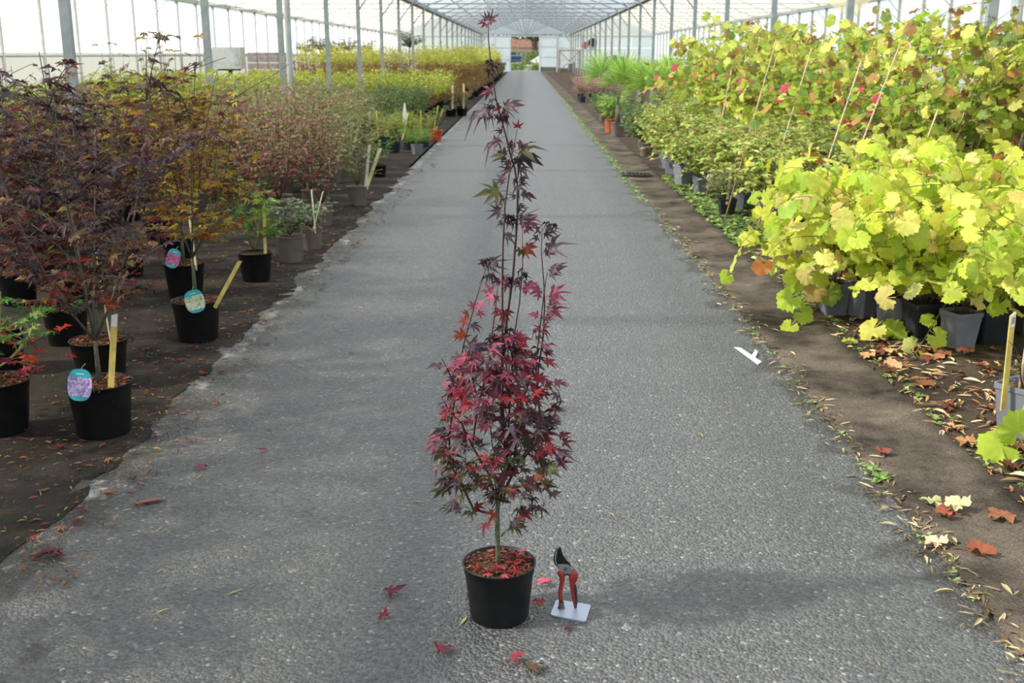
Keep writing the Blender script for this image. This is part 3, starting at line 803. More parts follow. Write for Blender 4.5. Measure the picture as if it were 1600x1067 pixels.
for i, (p, d) in enumerate(slots):
    t = (p.z-zb)/(zt-zb); pal = MIDPAL if t > .5 + rm.uniform(-.2, .2) else LOWPAL
    c = pick(pal, rm); s = rm.uniform(.032, .056)
    # each leaf hangs on a stalk back to the nearest stem
    if i < nobj: maple_leaf_obj(p, d, s, c, MAPLE + SLIM, n=(rm.uniform(-.3, .3), -.45, .8))
    else: mb.leaf(rm.choice(MAPLE + SLIM), frame_m(p, d, (0, -.4, .8), s, rm.uniform(-.5, .5)), c)
    best = min((q for pts in TRACK[1:] for q in pts), key=lambda q: (q-p).length)
    if .012 < (best-p).length < .16: tw.tube([best, best.lerp(p, .5) + Vector((0, 0, .006)), p], .0011, .0006, 3)
mb.build('foliage', 'foliage', m_root, smooth=True, stuff=True)
tw.build('twigs', 'stem_red', m_root, smooth=True, stuff=True)
# bark mulch on the pot's soil
cb = MB(); rc = random.Random(3)
for i in range(260):
    a = rc.uniform(0, 6.28); q = .098*math.sqrt(rc.random()); p = Vector((q*math.cos(a), q*math.sin(a), PK[2]*.95 + rc.uniform(0, .008)))
    q2 = Matrix.Rotation(rc.uniform(0, 6.28), 3, 'Z') @ Matrix.Rotation(rc.uniform(-.5, .5), 3, 'X')
    l, w = rc.uniform(.004, .014), rc.uniform(.002, .005)
    cb.box((-l/2, -w/2, -.001), (l/2, w/2, .0015), q2, p, col=jit(lin(rc.choice(['#6a4630', '#4a3020', '#8a6448', '#33221a', '#7a3a30'])), rc))
cb.build('mulch', 'dry_bits', m_root, stuff=True)
MAPLE_GROUND = [maple_tpl(60+i, 7 if i else 5, wid=.11, droop=.02 + .06*i, fold=.03, stalk=.4) for i in range(3)]
for i in range(26):
    a = rc.uniform(-2.6, .9) if i > 5 else rc.uniform(0, 6.28); q = .09*math.sqrt(rc.uniform(.1, 1)); th = rc.uniform(0, 6.28)
    o = place('fallen_leaf', leaf_mesh(MAPLE_GROUND[i % 3], 'dry_leaf'))
    o.matrix_basis = frame_m(base + Vector((q*math.cos(a), q*math.sin(a), PK[2]*.955 + .008 + rc.uniform(0, .008))), (math.cos(th), math.sin(th), rc.uniform(-.1, .2)), (0, 0, 1), rc.uniform(.026, .042), rc.uniform(-.3, .3))
    o.color = (*jit(lin(rc.choice(['#8e2c36', '#76222c', '#9c3c46', '#5e222c', '#7a2a2a', '#5a3a34'])), rc), 1)
    tag(o, 'red fallen maple leaf lying on the soil inside the pot beside the secateurs', 'leaf', 'red leaves in the maple pot')

# ------------------------------------------------------------------ secateurs on a small steel stand
SY = 2.935
sc_ = 1/7.62
def sp(zx, zy): return at(840 + zx*sc_, 840 + zy*sc_, SY)
sec = tag(empty('secateurs', (sp(283, 835).x, SY, .0)), 'red-handled secateurs standing blades up on a small pale metal plate', 'secateurs')
so = Vector(sec.location)
def poly(pts):
    return [((sp(*p)-so).x, (sp(*p)-so).z) for p in pts]
UX, UZ = (1, 0, 0), (0, 0, 1)
pc = [gnd(840+x*sc_, 840+y*sc_, .004) for x, y in ((150, 915), (572, 1000), (637, 800), (225, 735))]
# plate with rounded corners
cen = sum(pc, Vector())/4; out = []
for i in range(4):
    p, a, b = pc[i], pc[i-1], pc[(i+1) % 4]
    d1, d2 = (a-p).normalized()*.010, (b-p).normalized()*.010
    for t in (0, .33, .67, 1): out.append((p+d1)*(1-t)**2 + p*2*t*(1-t) + (p+d2)*t*t)
MB().prism([(q.x-so.x, q.y-so.y) for q in out], (1, 0, 0), (0, 1, 0), (0, 0, 0), .0005, .0045).build('base_plate', 'stand_plate', sec)
def hull(nm, pts, m, d, parent=sec): return MB().prism(poly(pts), UX, UZ, (0, 0, 0), -d/2, d/2).build(nm, m, parent)
hull('blade', [(268, 108), (282, 140), (302, 205), (342, 265), (392, 312), (402, 345), (300, 345), (236, 330), (215, 270), (222, 200), (240, 140)], 'blade_steel', .0035)
MB().prism(poly([(240, 118), (228, 140), (212, 190), (206, 260), (222, 318), (252, 345), (225, 335), (200, 300), (188, 250), (203, 180), (226, 130)]), UX, UZ, (0, 0, 0), -.004, .005).build('counter_blade', 'blade_steel', sec)
pv = hull('pivot_plate', [(228, 318), (262, 308), (345, 310), (384, 322), (410, 368), (418, 400), (384, 428), (340, 412), (290, 402), (246, 366)], 'pivot_steel', .009)
c = sp(330, 362)-so
MB().tube([(c.x, -.0085, c.z), (c.x, .0085, c.z)], .0052, n=14).build('pivot_bolt', 'rust_steel', pv)
c = sp(248, 350)-so
MB().tube([(c.x, -.0055, c.z), (c.x, .0055, c.z)], .0016, n=8).build('rivet', 'blade_steel', pv)
def handle(nm, track, m, dy=0, flat=1.0, parent=sec):
    pts = [sp(x, y)-so + Vector((0, dy, 0)) for x, y, _ in track]; rr = [w*sc_/ (FPX/3.02) for _, _, w in track]
    b = MB().tube(pts, 0, n=12, radii=rr); V = b.v[0]; V[:, 1] = dy + (V[:, 1]-dy)*flat
    return b.build(nm, m, parent, smooth=True)
hl = handle('handle', [(262, 385, 22), (272, 400, 44), (284, 430, 50), (292, 470, 38), (292, 520, 30), (280, 580, 28), (270, 640, 26), (270, 700, 26), (280, 772, 27)], 'grip_red', flat=.62)
hr = handle('handle', [(432, 372, 14), (428, 400, 40), (426, 440, 58), (428, 480, 58), (418, 520, 45), (410, 570, 30), (420, 650, 26), (434, 740, 22), (444, 820, 15), (450, 852, 6)], 'grip_red', flat=.6)
handle('grip_inlay', [(430, 535, 12), (440, 570, 22), (448, 620, 24), (452, 700, 22), (458, 780, 18), (456, 840, 9)], 'grip_black', flat=.75, parent=hr)
c0, c1 = sp(283, 768)-so, sp(283, 842)-so
MB().tube([(c0.x, 0, .003), (c0.x, 0, c0.z)], .0088, n=16).build('socket', 'rust_steel', sec)
MB().tube([(c0.x, 0, .004), (c0.x, 0, .007)], .0125, .0095, n=16).build('weld_bead', 'rust_steel', sec)
c = sp(350, 440)-so
MB().tube([(c.x-.012, 0, c.z-.004), (c.x, 0, c.z+.002), (c.x+.008, 0, c.z-.003)], .0028, n=8).build('spring', 'blade_steel', sec)

# ------------------------------------------------------------------ left bed, front: potted maples
BK = ('round', .140, .235, 'black_plastic'); BKS = ('round', .125, .21, 'black_plastic')
TP = ('round', .115, .21, 'taupe_plastic')
PURP = [(lin('#45323a'), 3), (lin('#544048'), 2.5), (lin('#5a3034'), 1.6), (lin('#38282e'), 2), (lin('#6a3a36'), 1), (lin('#665438'), 1.6), (lin('#84603a'), .8), (lin('#7a6a34'), .6)]
def purple_pal(s, r):
    z = s[0].z
    if z < .75 and r.random() < .55: return pick([(lin('#742228'), 2), (lin('#5a2026'), 2), (lin('#8a3a24'), 1), (lin('#4a302a'), 1.5), (lin('#7a5a34'), 1)], r)
    return pick(PURP, r)
def gold_pal(s, r):
    z = s[0].z
    if z < .75: return pick([(lin('#a8922a'), 2), (lin('#b87a2a'), 1.2), (lin('#8a8030'), 2), (lin('#a04a24'), 1)], r)
    if z > 1.35: return pick([(lin('#a8a83a'), 2), (lin('#8a9a3a'), 2), (lin('#b8863a'), 1)], r)
    return pick([(lin('#7a5a2a'), 2), (lin('#a88a30'), 2), (lin('#5a3c2a'), 2), (lin('#8a6a30'), 1.5), (lin('#b8962f'), 1.5), (lin('#6a3a30'), 1)], r)
def maple_plant(seed, H, R, pal, nst, ntw, size, nobj, cap, stem_m='bark_grey', kind=BK, z0=.2, step=.055, tpls=MAPLE):
    r = random.Random(seed)
    st, sl = gen_vase(r, H - .2, z0, R, nst, ntw, step, zc=.17, rs=.0065, tr=.013)
    hi = [q for q in sl if q[0].z > H*.72]; lo = [q for q in sl if q[0].z <= H*.72]; sl = lo + hi[:len(hi)//2]; r.shuffle(sl)
    return potted('potted_maple', kind, r, st, sl[:cap], stem_m, tpls, pal, size, nobj)
LEFTG = 'purple maples in the left-hand bed'
pA = maple_plant(11, 1.64, .46, purple_pal, 5, 13, .068, 290, 680, z0=.2)
pB = maple_plant(12, 1.55, .44, purple_pal, 4, 14, .068, 270, 600, z0=.24)
gA = maple_plant(13, 1.60, .42, gold_pal, 5, 12, .062, 290, 620, 'bark_green', z0=.26)
put(pA, -1.84, 4.48, .6, 1, 'purple maple in a black pot with a violet-pictured tag and yellow stake', 'potted plant')
add_stake(pA, Vector((.075, -.09, .17)), Vector((.115, -.05, .55)), 'stake_yellow', .026, lab=True)
pA.rotation_euler = (0, 0, 0)
add_tag(pA, (-.02, -.155, .265), .105, .135, 'tag_purple', .05, -.05)
put(pB, -2.12, 5.2, 2.1, 1, 'purple maple with a pale stake behind the pot with the violet tag', 'potted plant')
add_stake(pB, Matrix.Rotation(-2.1, 3, 'Z') @ Vector((.09, -.06, .17)), Matrix.Rotation(-2.1, 3, 'Z') @ Vector((.055, -.06, .68)), 'stake_pale', .022)
rs_ = random.Random(4)
for k, (dx, dy, h) in enumerate(((-.18, .05, 1.72), (-.05, -.08, 1.62), (.10, .08, 1.70), (.22, -.02, 1.52))):
    f0 = Vector((dx*.3, dy*.3, .85)); f1 = Vector((dx, dy, h))
    MB().tube(bez(f0, f0.lerp(f1, .5) + Vector((-.03, 0, 0)), f1, 6), .0032, .0012, 5).build('shoot', 'stem_red', gA, smooth=True)
    for q in range(6):
        a = rs_.uniform(0, 6.28); o = place('leaf', leaf_mesh(MAPLE[q % 6]), gA)
        o.matrix_basis = frame_m(f0.lerp(f1, .68 + .32*(q//2)/2), (math.cos(a), math.sin(a), rs_.uniform(-.6, .1)), (0, 0, 1), rs_.uniform(.045, .075), rs_.uniform(-.4, .4)); o.color = (*jit(lin(rs_.choice(['#a0a840', '#8a9a3e', '#b09038', '#7a6a38'])), rs_), 1)
put(gA, -1.90, 6.10, 0, 1, 'golden maple in a black pot with a teal tag and a leaning stake', 'potted plant')
add_stake(gA, (.125, -.06, .2), (.28, -.02, .47), 'stake_yellow', .022)
add_tag(gA, (.045, -.16, .26), .11, .13, 'tag_yellow', -.25, .1)
gB = put(gA, -2.32, 7.25, 2.4, 1.0, 'golden maple with a pink-pictured tag and a pale upright stake', 'potted plant')
strip(gB)
Rz = Matrix.Rotation(-2.4, 3, 'Z')
add_stake(gB, Rz @ Vector((.11, -.09, .2)), Rz @ Vector((.09, -.09, .56)), 'stake_pale', .022)
add_tag(gB, Rz @ Vector((-.02, -.15, .29)), .09, .13, 'tag_pink', .35, -2.4 + .3)
Wb = lambda p: Rz @ (Vector(p) - Vector((-2.32, 7.25, 0)))
MB().tube([Wb(at(*q, 7.3)) for q in ((328, 260), (335, 215), (348, 178), (368, 152), (395, 135), (425, 118), (452, 100))], .004, .0012, 5).build('arching_shoot', 'stem_red', gB, smooth=True)
def strip_copy(proto, *a, **k):
    return strip(put(proto, *a, **k))
for i, (x, y, rz) in enumerate(((-2.62, 6.0, 1.3), (-2.95, 6.9, 4.0), (-2.95, 7.9, 3.3), (-3.35, 7.0, 5.2), (-3.6, 8.1, .9), (-2.75, 5.45, 5.4), (-3.9, 8.9, 2.0))):
    strip_copy(pA if i % 2 else pB, x, y, rz, .92 + .03*(i % 3), label='dark purple maple in a plain black pot among the other maples', cat='potted plant', group=LEFTG)
for i, (x, y, rz) in enumerate(((-2.75, 8.5, 1.1), (-3.2, 9.4, 4.4), (-3.8, 10.3, 2.2))):
    strip_copy(gA, x, y, rz, .95 + .02*i, label='golden brown maple in a plain black pot behind the purple maples', cat='potted plant', group='golden maples in the left-hand bed')
for i, (x, y, rz) in enumerate(((-2.42, 3.62, 1.7), (-2.32, 2.85, 3.0), (-2.36, 2.05, .4), (-2.95, 3.2, 2.2), (-2.4, 1.2, 5.0))):  # extra maples added outside the view to cast shade on the left foreground
    strip_copy(pB if i % 2 else pA, x, y, rz, .97, label='unseen dark purple maple in a plain black pot, added to shade the lane', cat='potted plant', group='unseen purple maples added for shade')
# low green and red maple at the frame edge
r = random.Random(21)
def edge_pal(s, r):
    return pick([(lin('#5f9a3c'), 3), (lin('#8aa058'), 1.5), (lin('#4a7a3a'), 1.5), (lin('#9ab070'), 1)], r) if s[0].z > .40 + r.uniform(-.06, .06) else pick([(lin('#a02234'), 3), (lin('#7a2438'), 2), (lin('#c0442a'), .8)], r)
st, sl = gen_vase(r, .42, .06, .34, 6, 6, .06, zc=-.2, rs=.004, up=-.1)
eM = potted('potted_maple', BK, r, st, sl[:170], 'stem_green', MAPLE, edge_pal, .075, 170)
put(eM, -2.30, 4.50, 0, 1, 'low maple with green upper leaves and crimson lower leaves', 'potted plant')

rc2 = random.Random(33); mu = MB()
for i in range(240):
    a = rc2.uniform(0, 6.28); q = .128*math.sqrt(rc2.random()); q2 = Matrix.Rotation(rc2.uniform(0, 6.28), 3, 'Z') @ Matrix.Rotation(rc2.uniform(-.6, .6), 3, 'X'); l, w = rc2.uniform(.008, .024), rc2.uniform(.004, .009)
    mu.box((-l/2, -w/2, -.0015), (l/2, w/2, .002), q2, (q*math.cos(a), q*math.sin(a), BK[2]*.95 + rc2.uniform(0, .012)), col=jit(lin(rc2.choice(['#7a4a38', '#5a3a2a', '#96684c', '#3c281e', '#8a4238', '#6a5a3c'])), rc2))
mu_me = mu.mesh('mulch', 'dry_bits')
for o in [o for o in bpy.data.objects if o.name.startswith('potted_maple') and o is not m_root]:
    place('mulch', mu_me, o, stuff=True)

# ------------------------------------------------------------------ left bed, middle: shrubs in taupe pots and the rows behind
def shrub(name, seed, kind, H, R, nst, ntw, step, size, tpls, pal, stem_m, cap=900, nobj=0, zc=.2, up=.35, rs=.005, z0=.02):
    r = random.Random(seed)
    st, sl = gen_vase(r, H - kind[2]*.86, z0, R, nst, ntw, step, zc=zc, rs=rs, up=up)
    return potted(name, kind, r, st, sl[:cap], stem_m, tpls, pal, size, nobj)
P_GREEN = [(lin('#6f9a3a'), 3), (lin('#88a848'), 2), (lin('#557a34'), 2), (lin('#a8b050'), 1)]
def pinkpal(s, r):
    if s[0].z < .62: return pick([(lin('#b03a58'), 1.4), (lin('#c0405a'), .7), (lin('#a06a7c'), 2), (lin('#7a5a5c'), 2), (lin('#84905a'), 2.5), (lin('#a0885c'), 1)], r)
    return pick([(lin('#8a8a58'), 2), (lin('#a08a78'), 2), (lin('#b07a80'), 1.4), (lin('#8f9a58'), 2), (lin('#a0506a'), 1), (lin('#b09060'), 1)], r)
greyp = [(lin('#8c9c66'), 3), (lin('#a5ad7c'), 2), (lin('#788c56'), 2), (lin('#b09a80'), 1.2), (lin('#b0a060'), 1.2), (lin('#a87a70'), .6)]
darkp = [(lin('#567a44'), 3), (lin('#6a9048'), 2), (lin('#46683c'), 2), (lin('#8a7a4a'), .8), (lin('#90604a'), .6)]
yellp = [(lin('#b4c04a'), 3), (lin('#9ab03c'), 2), (lin('#c8c85a'), 2), (lin('#8aa848'), 1.5), (lin('#a89a50'), .8)]
def yell2(s, r):
    if s[0].z < .55: return pick([(lin('#a07a3a'), 2), (lin('#9a5a3a'), 1), (lin('#8a8a40'), 2)], r)
    return pick(yellp, r)
def tallpal(s, r):
    z = s[0].z
    if z > 1.35: return pick([(lin('#b4c048'), 3), (lin('#98a83c'), 2), (lin('#c4b850'), 2)], r)
    return pick([(lin('#9a7a48'), 3), (lin('#8a5a42'), 1.6), (lin('#a89850'), 2.4), (lin('#7a6a3a'), 2), (lin('#b07a4a'), 1)], r)
limep = [(lin('#98b45a'), 3), (lin('#b0c46a'), 2), (lin('#86a452'), 2)]
heathp = [(lin('#a8b848'), 3), (lin('#92a844'), 2), (lin('#bcc060'), 1)]

g1 = shrub('potted_shrub', 31, BKS, .78, .22, 5, 5, .06, .07, MAPLE, P_GREEN, 'stem_green', 260, 160, zc=.25)
put(g1, -1.97, 7.80, .4, 1, 'fresh green shrub in a black pot with a tall yellow stake', 'potted plant')
add_stake(g1, Matrix.Rotation(-.4, 3, 'Z') @ Vector((.09, -.06, .18)), Matrix.Rotation(-.4, 3, 'Z') @ Vector((.10, -.06, .56)), 'stake_yellow', .022)
t1 = shrub('potted_shrub', 32, TP, .50, .20, 7, 5, .045, .055, OVAL, [(lin('#6a8058'), 3), (lin('#8a9a78'), 2), (lin('#8a6a70'), 1)], 'stem_brown', 420, 120, zc=.05)
put(t1, -1.87, 8.55, 0, 1, 'low grey-green shrub in a taupe pot beside the black pot with a yellow stake', 'potted plant')
e1 = shrub('potted_shrub', 33, TP, 1.22, .28, 9, 5, .045, .05, OVAL, pinkpal, 'stem_brown', 560, 0, zc=.05)
e2 = shrub('potted_shrub', 34, TP, 1.28, .30, 9, 5, .05, .052, OVAL, pinkpal, 'stem_brown', 520, 0, zc=.2)
a1 = shrub('potted_shrub', 35, TP, 1.22, .34, 12, 7, .034, .06, NARROW + OVAL[:1], greyp, 'stem_green', 1000, 0, zc=.15)
o_ = put(t1, -1.82, 9.15, 1.0, .85, 'small shrub in a taupe pot with two thin pale stakes', 'potted plant')
add_stake(o_, Matrix.Rotation(-1, 3, 'Z') @ Vector((.06, -.09, .17)), Matrix.Rotation(-1, 3, 'Z') @ Vector((.04, -.09, .60)), 'stake_white', .014)
add_stake(o_, Matrix.Rotation(-1, 3, 'Z') @ Vector((.03, -.09, .17)), Matrix.Rotation(-1, 3, 'Z') @ Vector((.15, -.08, .58)), 'stake_white', .012)
put(e1, -1.96, 10.45, 0, .9, 'pink-tinged shrub in a taupe pot beside the worn white line', 'potted plant')
put(a1, -1.84, 11.9, 0, 1, 'airy green shrub in a large taupe pot beside two cream stakes', 'potted plant')
add_stake(a1, (.09, .0, .18), (.15, .0, .66), 'stake_white', .03); add_stake(a1, (.10, -.02, .18), (.26, .05, .62), 'stake_pale', .035)
o_ = put(g1, -1.97, 14.75, 2.0, .75, 'small yellow-green shrub in a dark pot, apart from the taupe pots', 'potted plant')
strip(o_)
rl = random.Random(77)
def field(protos, xs, ys, label, group_, jitter=.12, smin=.9, smax=1.1, cond=None):
    n = 0
    for y in ys:
        for x in xs:
            X, Yv = x + rl.uniform(-jitter, jitter), y + rl.uniform(-jitter, jitter)
            if cond and not cond(X, Yv): continue
            if X < -.50*Yv - .6 or X > .50*Yv + .6: continue
            put(rl.choice(protos), X, Yv, rl.uniform(0, 6.28), rl.uniform(smin, smax), label + (', at the lane edge' if X > -2.45 else ''), 'potted plant', group_); n += 1
    return n
AR = np.arange
def clear_post(X, Yv):
    return all(abs(X + 4.2) > .3 or abs(Yv - y) > .35 for y in YS)
field([e1, e2], AR(-5.2, -2.2, .56), AR(9.9, 13.2, .62), 'pink and green mottled shrub in a crowded taupe pot', 'mottled shrubs in taupe pots', cond=lambda X, Yv: clear_post(X, Yv) and not (X < -3.0 and Yv < 11))
field([a1], AR(-5.6, -2.1, .60), AR(13.3, 17.2, .75), 'airy grey-green shrub in a taupe pot behind the mottled shrubs', 'airy grey-green shrubs', cond=clear_post)
k1 = shrub('potted_shrub', 36, BKS, 1.28, .40, 9, 6, .06, .085, OVAL + MAPLE[:2], [(lin('#8fb048'), 3), (lin('#7a9a44'), 2), (lin('#a8b858'), 2), (lin('#b09a4a'), .6)], 'stem_green', 620, 0)
field([k1], AR(-8.4, -3.9, .8), AR(10.6, 18, .95), 'light green leafy shrub in a black pot behind the maples', 'light green shrubs', cond=lambda X, Yv: clear_post(X, Yv) and X < -.33*Yv, smin=.85, smax=1.0)
d1 = shrub('potted_shrub', 37, BKS, .92, .36, 12, 6, .05, .06, OVAL, darkp, 'stem_brown', 800, 0, zc=.1)
field([d1], AR(-5.6, -2.0, .72), AR(20.6, 27.5, .85), 'dense dark green shrub in a black pot beside the lane', 'dark green shrubs', cond=clear_post)
yel = shrub('potted_shrub', 38, BKS, 1.10, .40, 11, 6, .06, .075, OVAL, yell2, 'stem_brown', 640, 0, zc=.15)
field([yel], AR(-9.9, -5.6, 1.0), AR(18.5, 31, 1.25), 'yellow-green shrub in the far left rows', 'yellow-green shrubs far left', cond=clear_post, smin=.9, smax=1.15)
field([yel], AR(-9.5, -2.2, 1.0), AR(28.4, 35, 1.15), 'yellow-green shrub with brown lower leaves below the tall hedge-like rows', 'yellow-green shrubs mid bed', cond=clear_post, smin=.95, smax=1.15)
tl = shrub('potted_sapling', 39, BKS, 2.12, .38, 9, 8, .085, .10, OVAL, tallpal, 'cane', 620, 0, zc=.12)
field([tl], AR(-7.0, -1.9, .9), list(AR(36.5, 40, 1.1)) , 'tall sapling with yellow top and brown lower leaves', 'tall saplings front rows', cond=clear_post, smin=.92, smax=1.02)
field([tl], (-3.4, -2.6, -1.95), AR(41, 74, 1.15), 'tall sapling with yellow top leaves standing along the far lane', 'tall saplings along the lane', jitter=.15, smin=.85, smax=1.05)
field([tl], AR(-8.5, -4.3, 1.4), AR(41.5, 52, 2.6), 'tall yellow-topped sapling deep in the tall rows', 'tall saplings deep rows', smin=.95, smax=1.05, cond=clear_post)
field([d1], (-2.6, -1.95), AR(75, 92, 1.6), 'green shrub near the end wall beside the far lane', 'green shrubs by the end wall', smin=.9, smax=1.3)
big = shrub('tall_shrub', 41, BK, 2.6, .95, 14, 9, .11, .16, OVAL, limep, 'stem_green', 900, 0, zc=.15, rs=.012)
put(big, -3.3, 78, 0, 1, 'tall lime-green shrub rising above the rows near the end wall', 'potted plant')

# fine-leaved low plants by the lane, with stakes and a white tag
BL = ('square', .085, .17, 'grey_plastic'); BD = ('round', .12, .2, 'blue_plastic')
h1 = shrub('potted_heath', 42, BD, .66, .27, 22, 5, .03, .05, NEEDLE, heathp, 'stem_green', 1500, 0, zc=.02, rs=.003)
h2 = shrub('potted_heath', 43, BL, .42, .24, 22, 5, .025, .05, NEEDLE, [(lin('#7aac38'), 3), (lin('#94c048'), 2)], 'stem_green', 1300, 0, zc=-.1, rs=.003, up=.1)
put(h2, -1.80, 18.2, .5, 1, 'low bright green needle-leaved plant in a small grey pot', 'potted plant')
for x, y, s_, lb in ((-2.22, 18.5, 1, 'yellow-green heath in a dark blue-grey pot beside the low bright green plant'), (-2.02, 19.1, 1, 'yellow-green heath with a white hanging tag'), (-1.82, 19.7, .9, 'yellow-green heath with a single upright stake'), (-2.5, 19.4, 1.05, 'yellow-green heath behind the tagged heath')):
    o_ = put(h1, x, y, rl.uniform(0, 6), s_, lb, 'potted plant')
    if 'white' in lb:
        q = Matrix.Rotation(-o_.rotation_euler.z, 3, 'Z')
        t = MB().prism([(-.01, .38), (.01, .38), (.035, .2), (.04, .05), (.02, 0), (-.02, 0), (-.04, .05), (-.035, .2)], q @ Vector((1, 0, 0)), (0, 0, 1), q @ Vector((-.05, -.16, .42)), -.001, .001).build('label_tag', 'white_plastic', o_)
    elif 'single' in lb:
        q = Matrix.Rotation(-o_.rotation_euler.z, 3, 'Z'); add_stake(o_, q @ Vector((-.05, -.05, .17)), q @ Vector((-.05, -.05, .72)), 'stake_yellow', .028)
    elif 'blue-grey' in lb:
        q = Matrix.Rotation(-o_.rotation_euler.z, 3, 'Z'); add_stake(o_, q @ Vector((.09, -.08, .17)), q @ Vector((-.08, -.12, .62)), 'stake_yellow', .028)
rp = shrub('potted_shrub', 44, ('square', .12, .2, 'red_plastic'), .62, .2, 9, 4, .05, .055, OVAL, darkp, 'stem_brown', 320, 0)
put(rp, -1.72, 21.2, 0, 1, 'dark green shrub in a red pot with two leaning yellow stakes', 'potted plant')
add_stake(rp, (-.05, -.05, .15), (.05, -.05, .66), 'stake_yellow', .026); add_stake(rp, (-.02, -.06, .15), (.14, -.05, .60), 'stake_yellow', .024)
pl = shrub('potted_shrub', 45, ('round', .16, .2, 'black_plastic'), .75, .25, 12, 4, .05, .055, OVAL, [(lin('#8a5a44'), 2), (lin('#7a8a48'), 3), (lin('#a07a48'), 1)], 'stem_brown', 420, 0)
for i, (x, y) in enumerate(((-2.0, 29.6), (-1.72, 29.9), (-1.8, 31.2))):
    o_ = put(pl, x, y, 0, 1, 'red-brown twiggy shrub in a wide black pot with an upright stake', 'potted plant', 'staked twiggy shrubs by the lane')
    if i == 0: add_stake(pl, (.05, -.1, .15), (.06, -.1, .82), 'stake_pale', .05)
st_ = MB().prism([(-.02, 0), (.02, 0), (.02, .8), (-.02, .8)], (1, 0, 0), (0, 0, 1), (0, 0, 0), -.003, .003).build('marker_stake', 'stake_yellow', loc=(gnd(548, 178).x*.55 - 1.2, 20.0, .35))
st_.location = (at(548, 178, 19.9).x, 19.9, 0); st_.scale = (1, 1, 1.2)
tag(st_, 'bright yellow marker stake among the grey-green shrubs', 'stake')

# potted clipped olive trees along the left wall
ot = shrub('olive_tree', 46, ('round', .25, .4, 'black_plastic'), 2.75, .55, 12, 9, .09, .12, NARROW, [(lin('#5a6a5a'), 3), (lin('#74826c'), 2), (lin('#46584a'), 2)], 'bark_grey', 1100, 0, zc=.62, z0=1.5, rs=.02, up=.1)
for i, (px, y) in enumerate(((478, 52), (500, 54), (523, 55), (545, 57), (572, 60))):
    put(ot, at(px, 80, y).x, y, i*1.3, .9 + .05*(i % 2), 'dark olive tree with a clipped round head by the left wall', 'tree', 'olive trees by the left wall')
put(ot, at(640, 80, 48).x, 48, 2.2, 1.02, 'dark olive tree standing on its own above the tall yellow rows', 'tree')

# ------------------------------------------------------------------ right bed: grape vines
GP = ('square', .088, .21, 'grey_plastic'); DP = ('square', .105, .21, 'dark_plastic')
VP_Y = [(lin('#ccd650'), 3), (lin('#bccc48'), 2.5), (lin('#dce06a'), 2.8), (lin('#e6dc86'), 1.3), (lin('#a2bc4c'), 1), (lin('#dcc070'), .4), (lin('#b8763a'), .15)]
VP_G = [(lin('#b6c44c'), 3), (lin('#a0b648'), 2.2), (lin('#d0d268'), 2.6), (lin('#84a24c'), 1.2), (lin('#d8cc78'), 1.3), (lin('#c89a58'), .6), (lin('#9c7048'), .5)]
def VP_R(s, r):
    if .7 < s[0].z < 1.45 and s[0].y < .1 and r.random() < .09: return jit(lin('#c04a5a'), r)
    return pick(VP_G, r)
def vine_shoot(r, p0, dirv, length, droop, step=.075):
    pts = [Vector(p0)]; d = Vector(dirv).normalized(); sl = []
    n = int(length/step); side = 1
    for i in range(n):
        d = (d + Vector((r.uniform(-.13, .13), r.uniform(-.13, .13), -droop*(i/n)**1.5*.5))).normalized()
        q = pts[-1] + d*step
        if q.z < .06: break
        pts.append(q); side = -side
        if i > 1:
            sd = d.cross(Vector((0, 0, 1)))
            if sd.length < .2: a = r.uniform(0, 6.28); sd = Vector((math.cos(a), math.sin(a), 0))
            sd.normalize()
            ld = sd*side + Vector((r.uniform(-.6, .6), r.uniform(-.6, .6), r.uniform(-1.3, .2)))
            nn = Vector((-.45 + r.uniform(-.8, .8), -.55 + r.uniform(-.8, .8), .6 + r.uniform(-.5, .4)))
            sl.append((q, ld, nn))
    return pts, sl
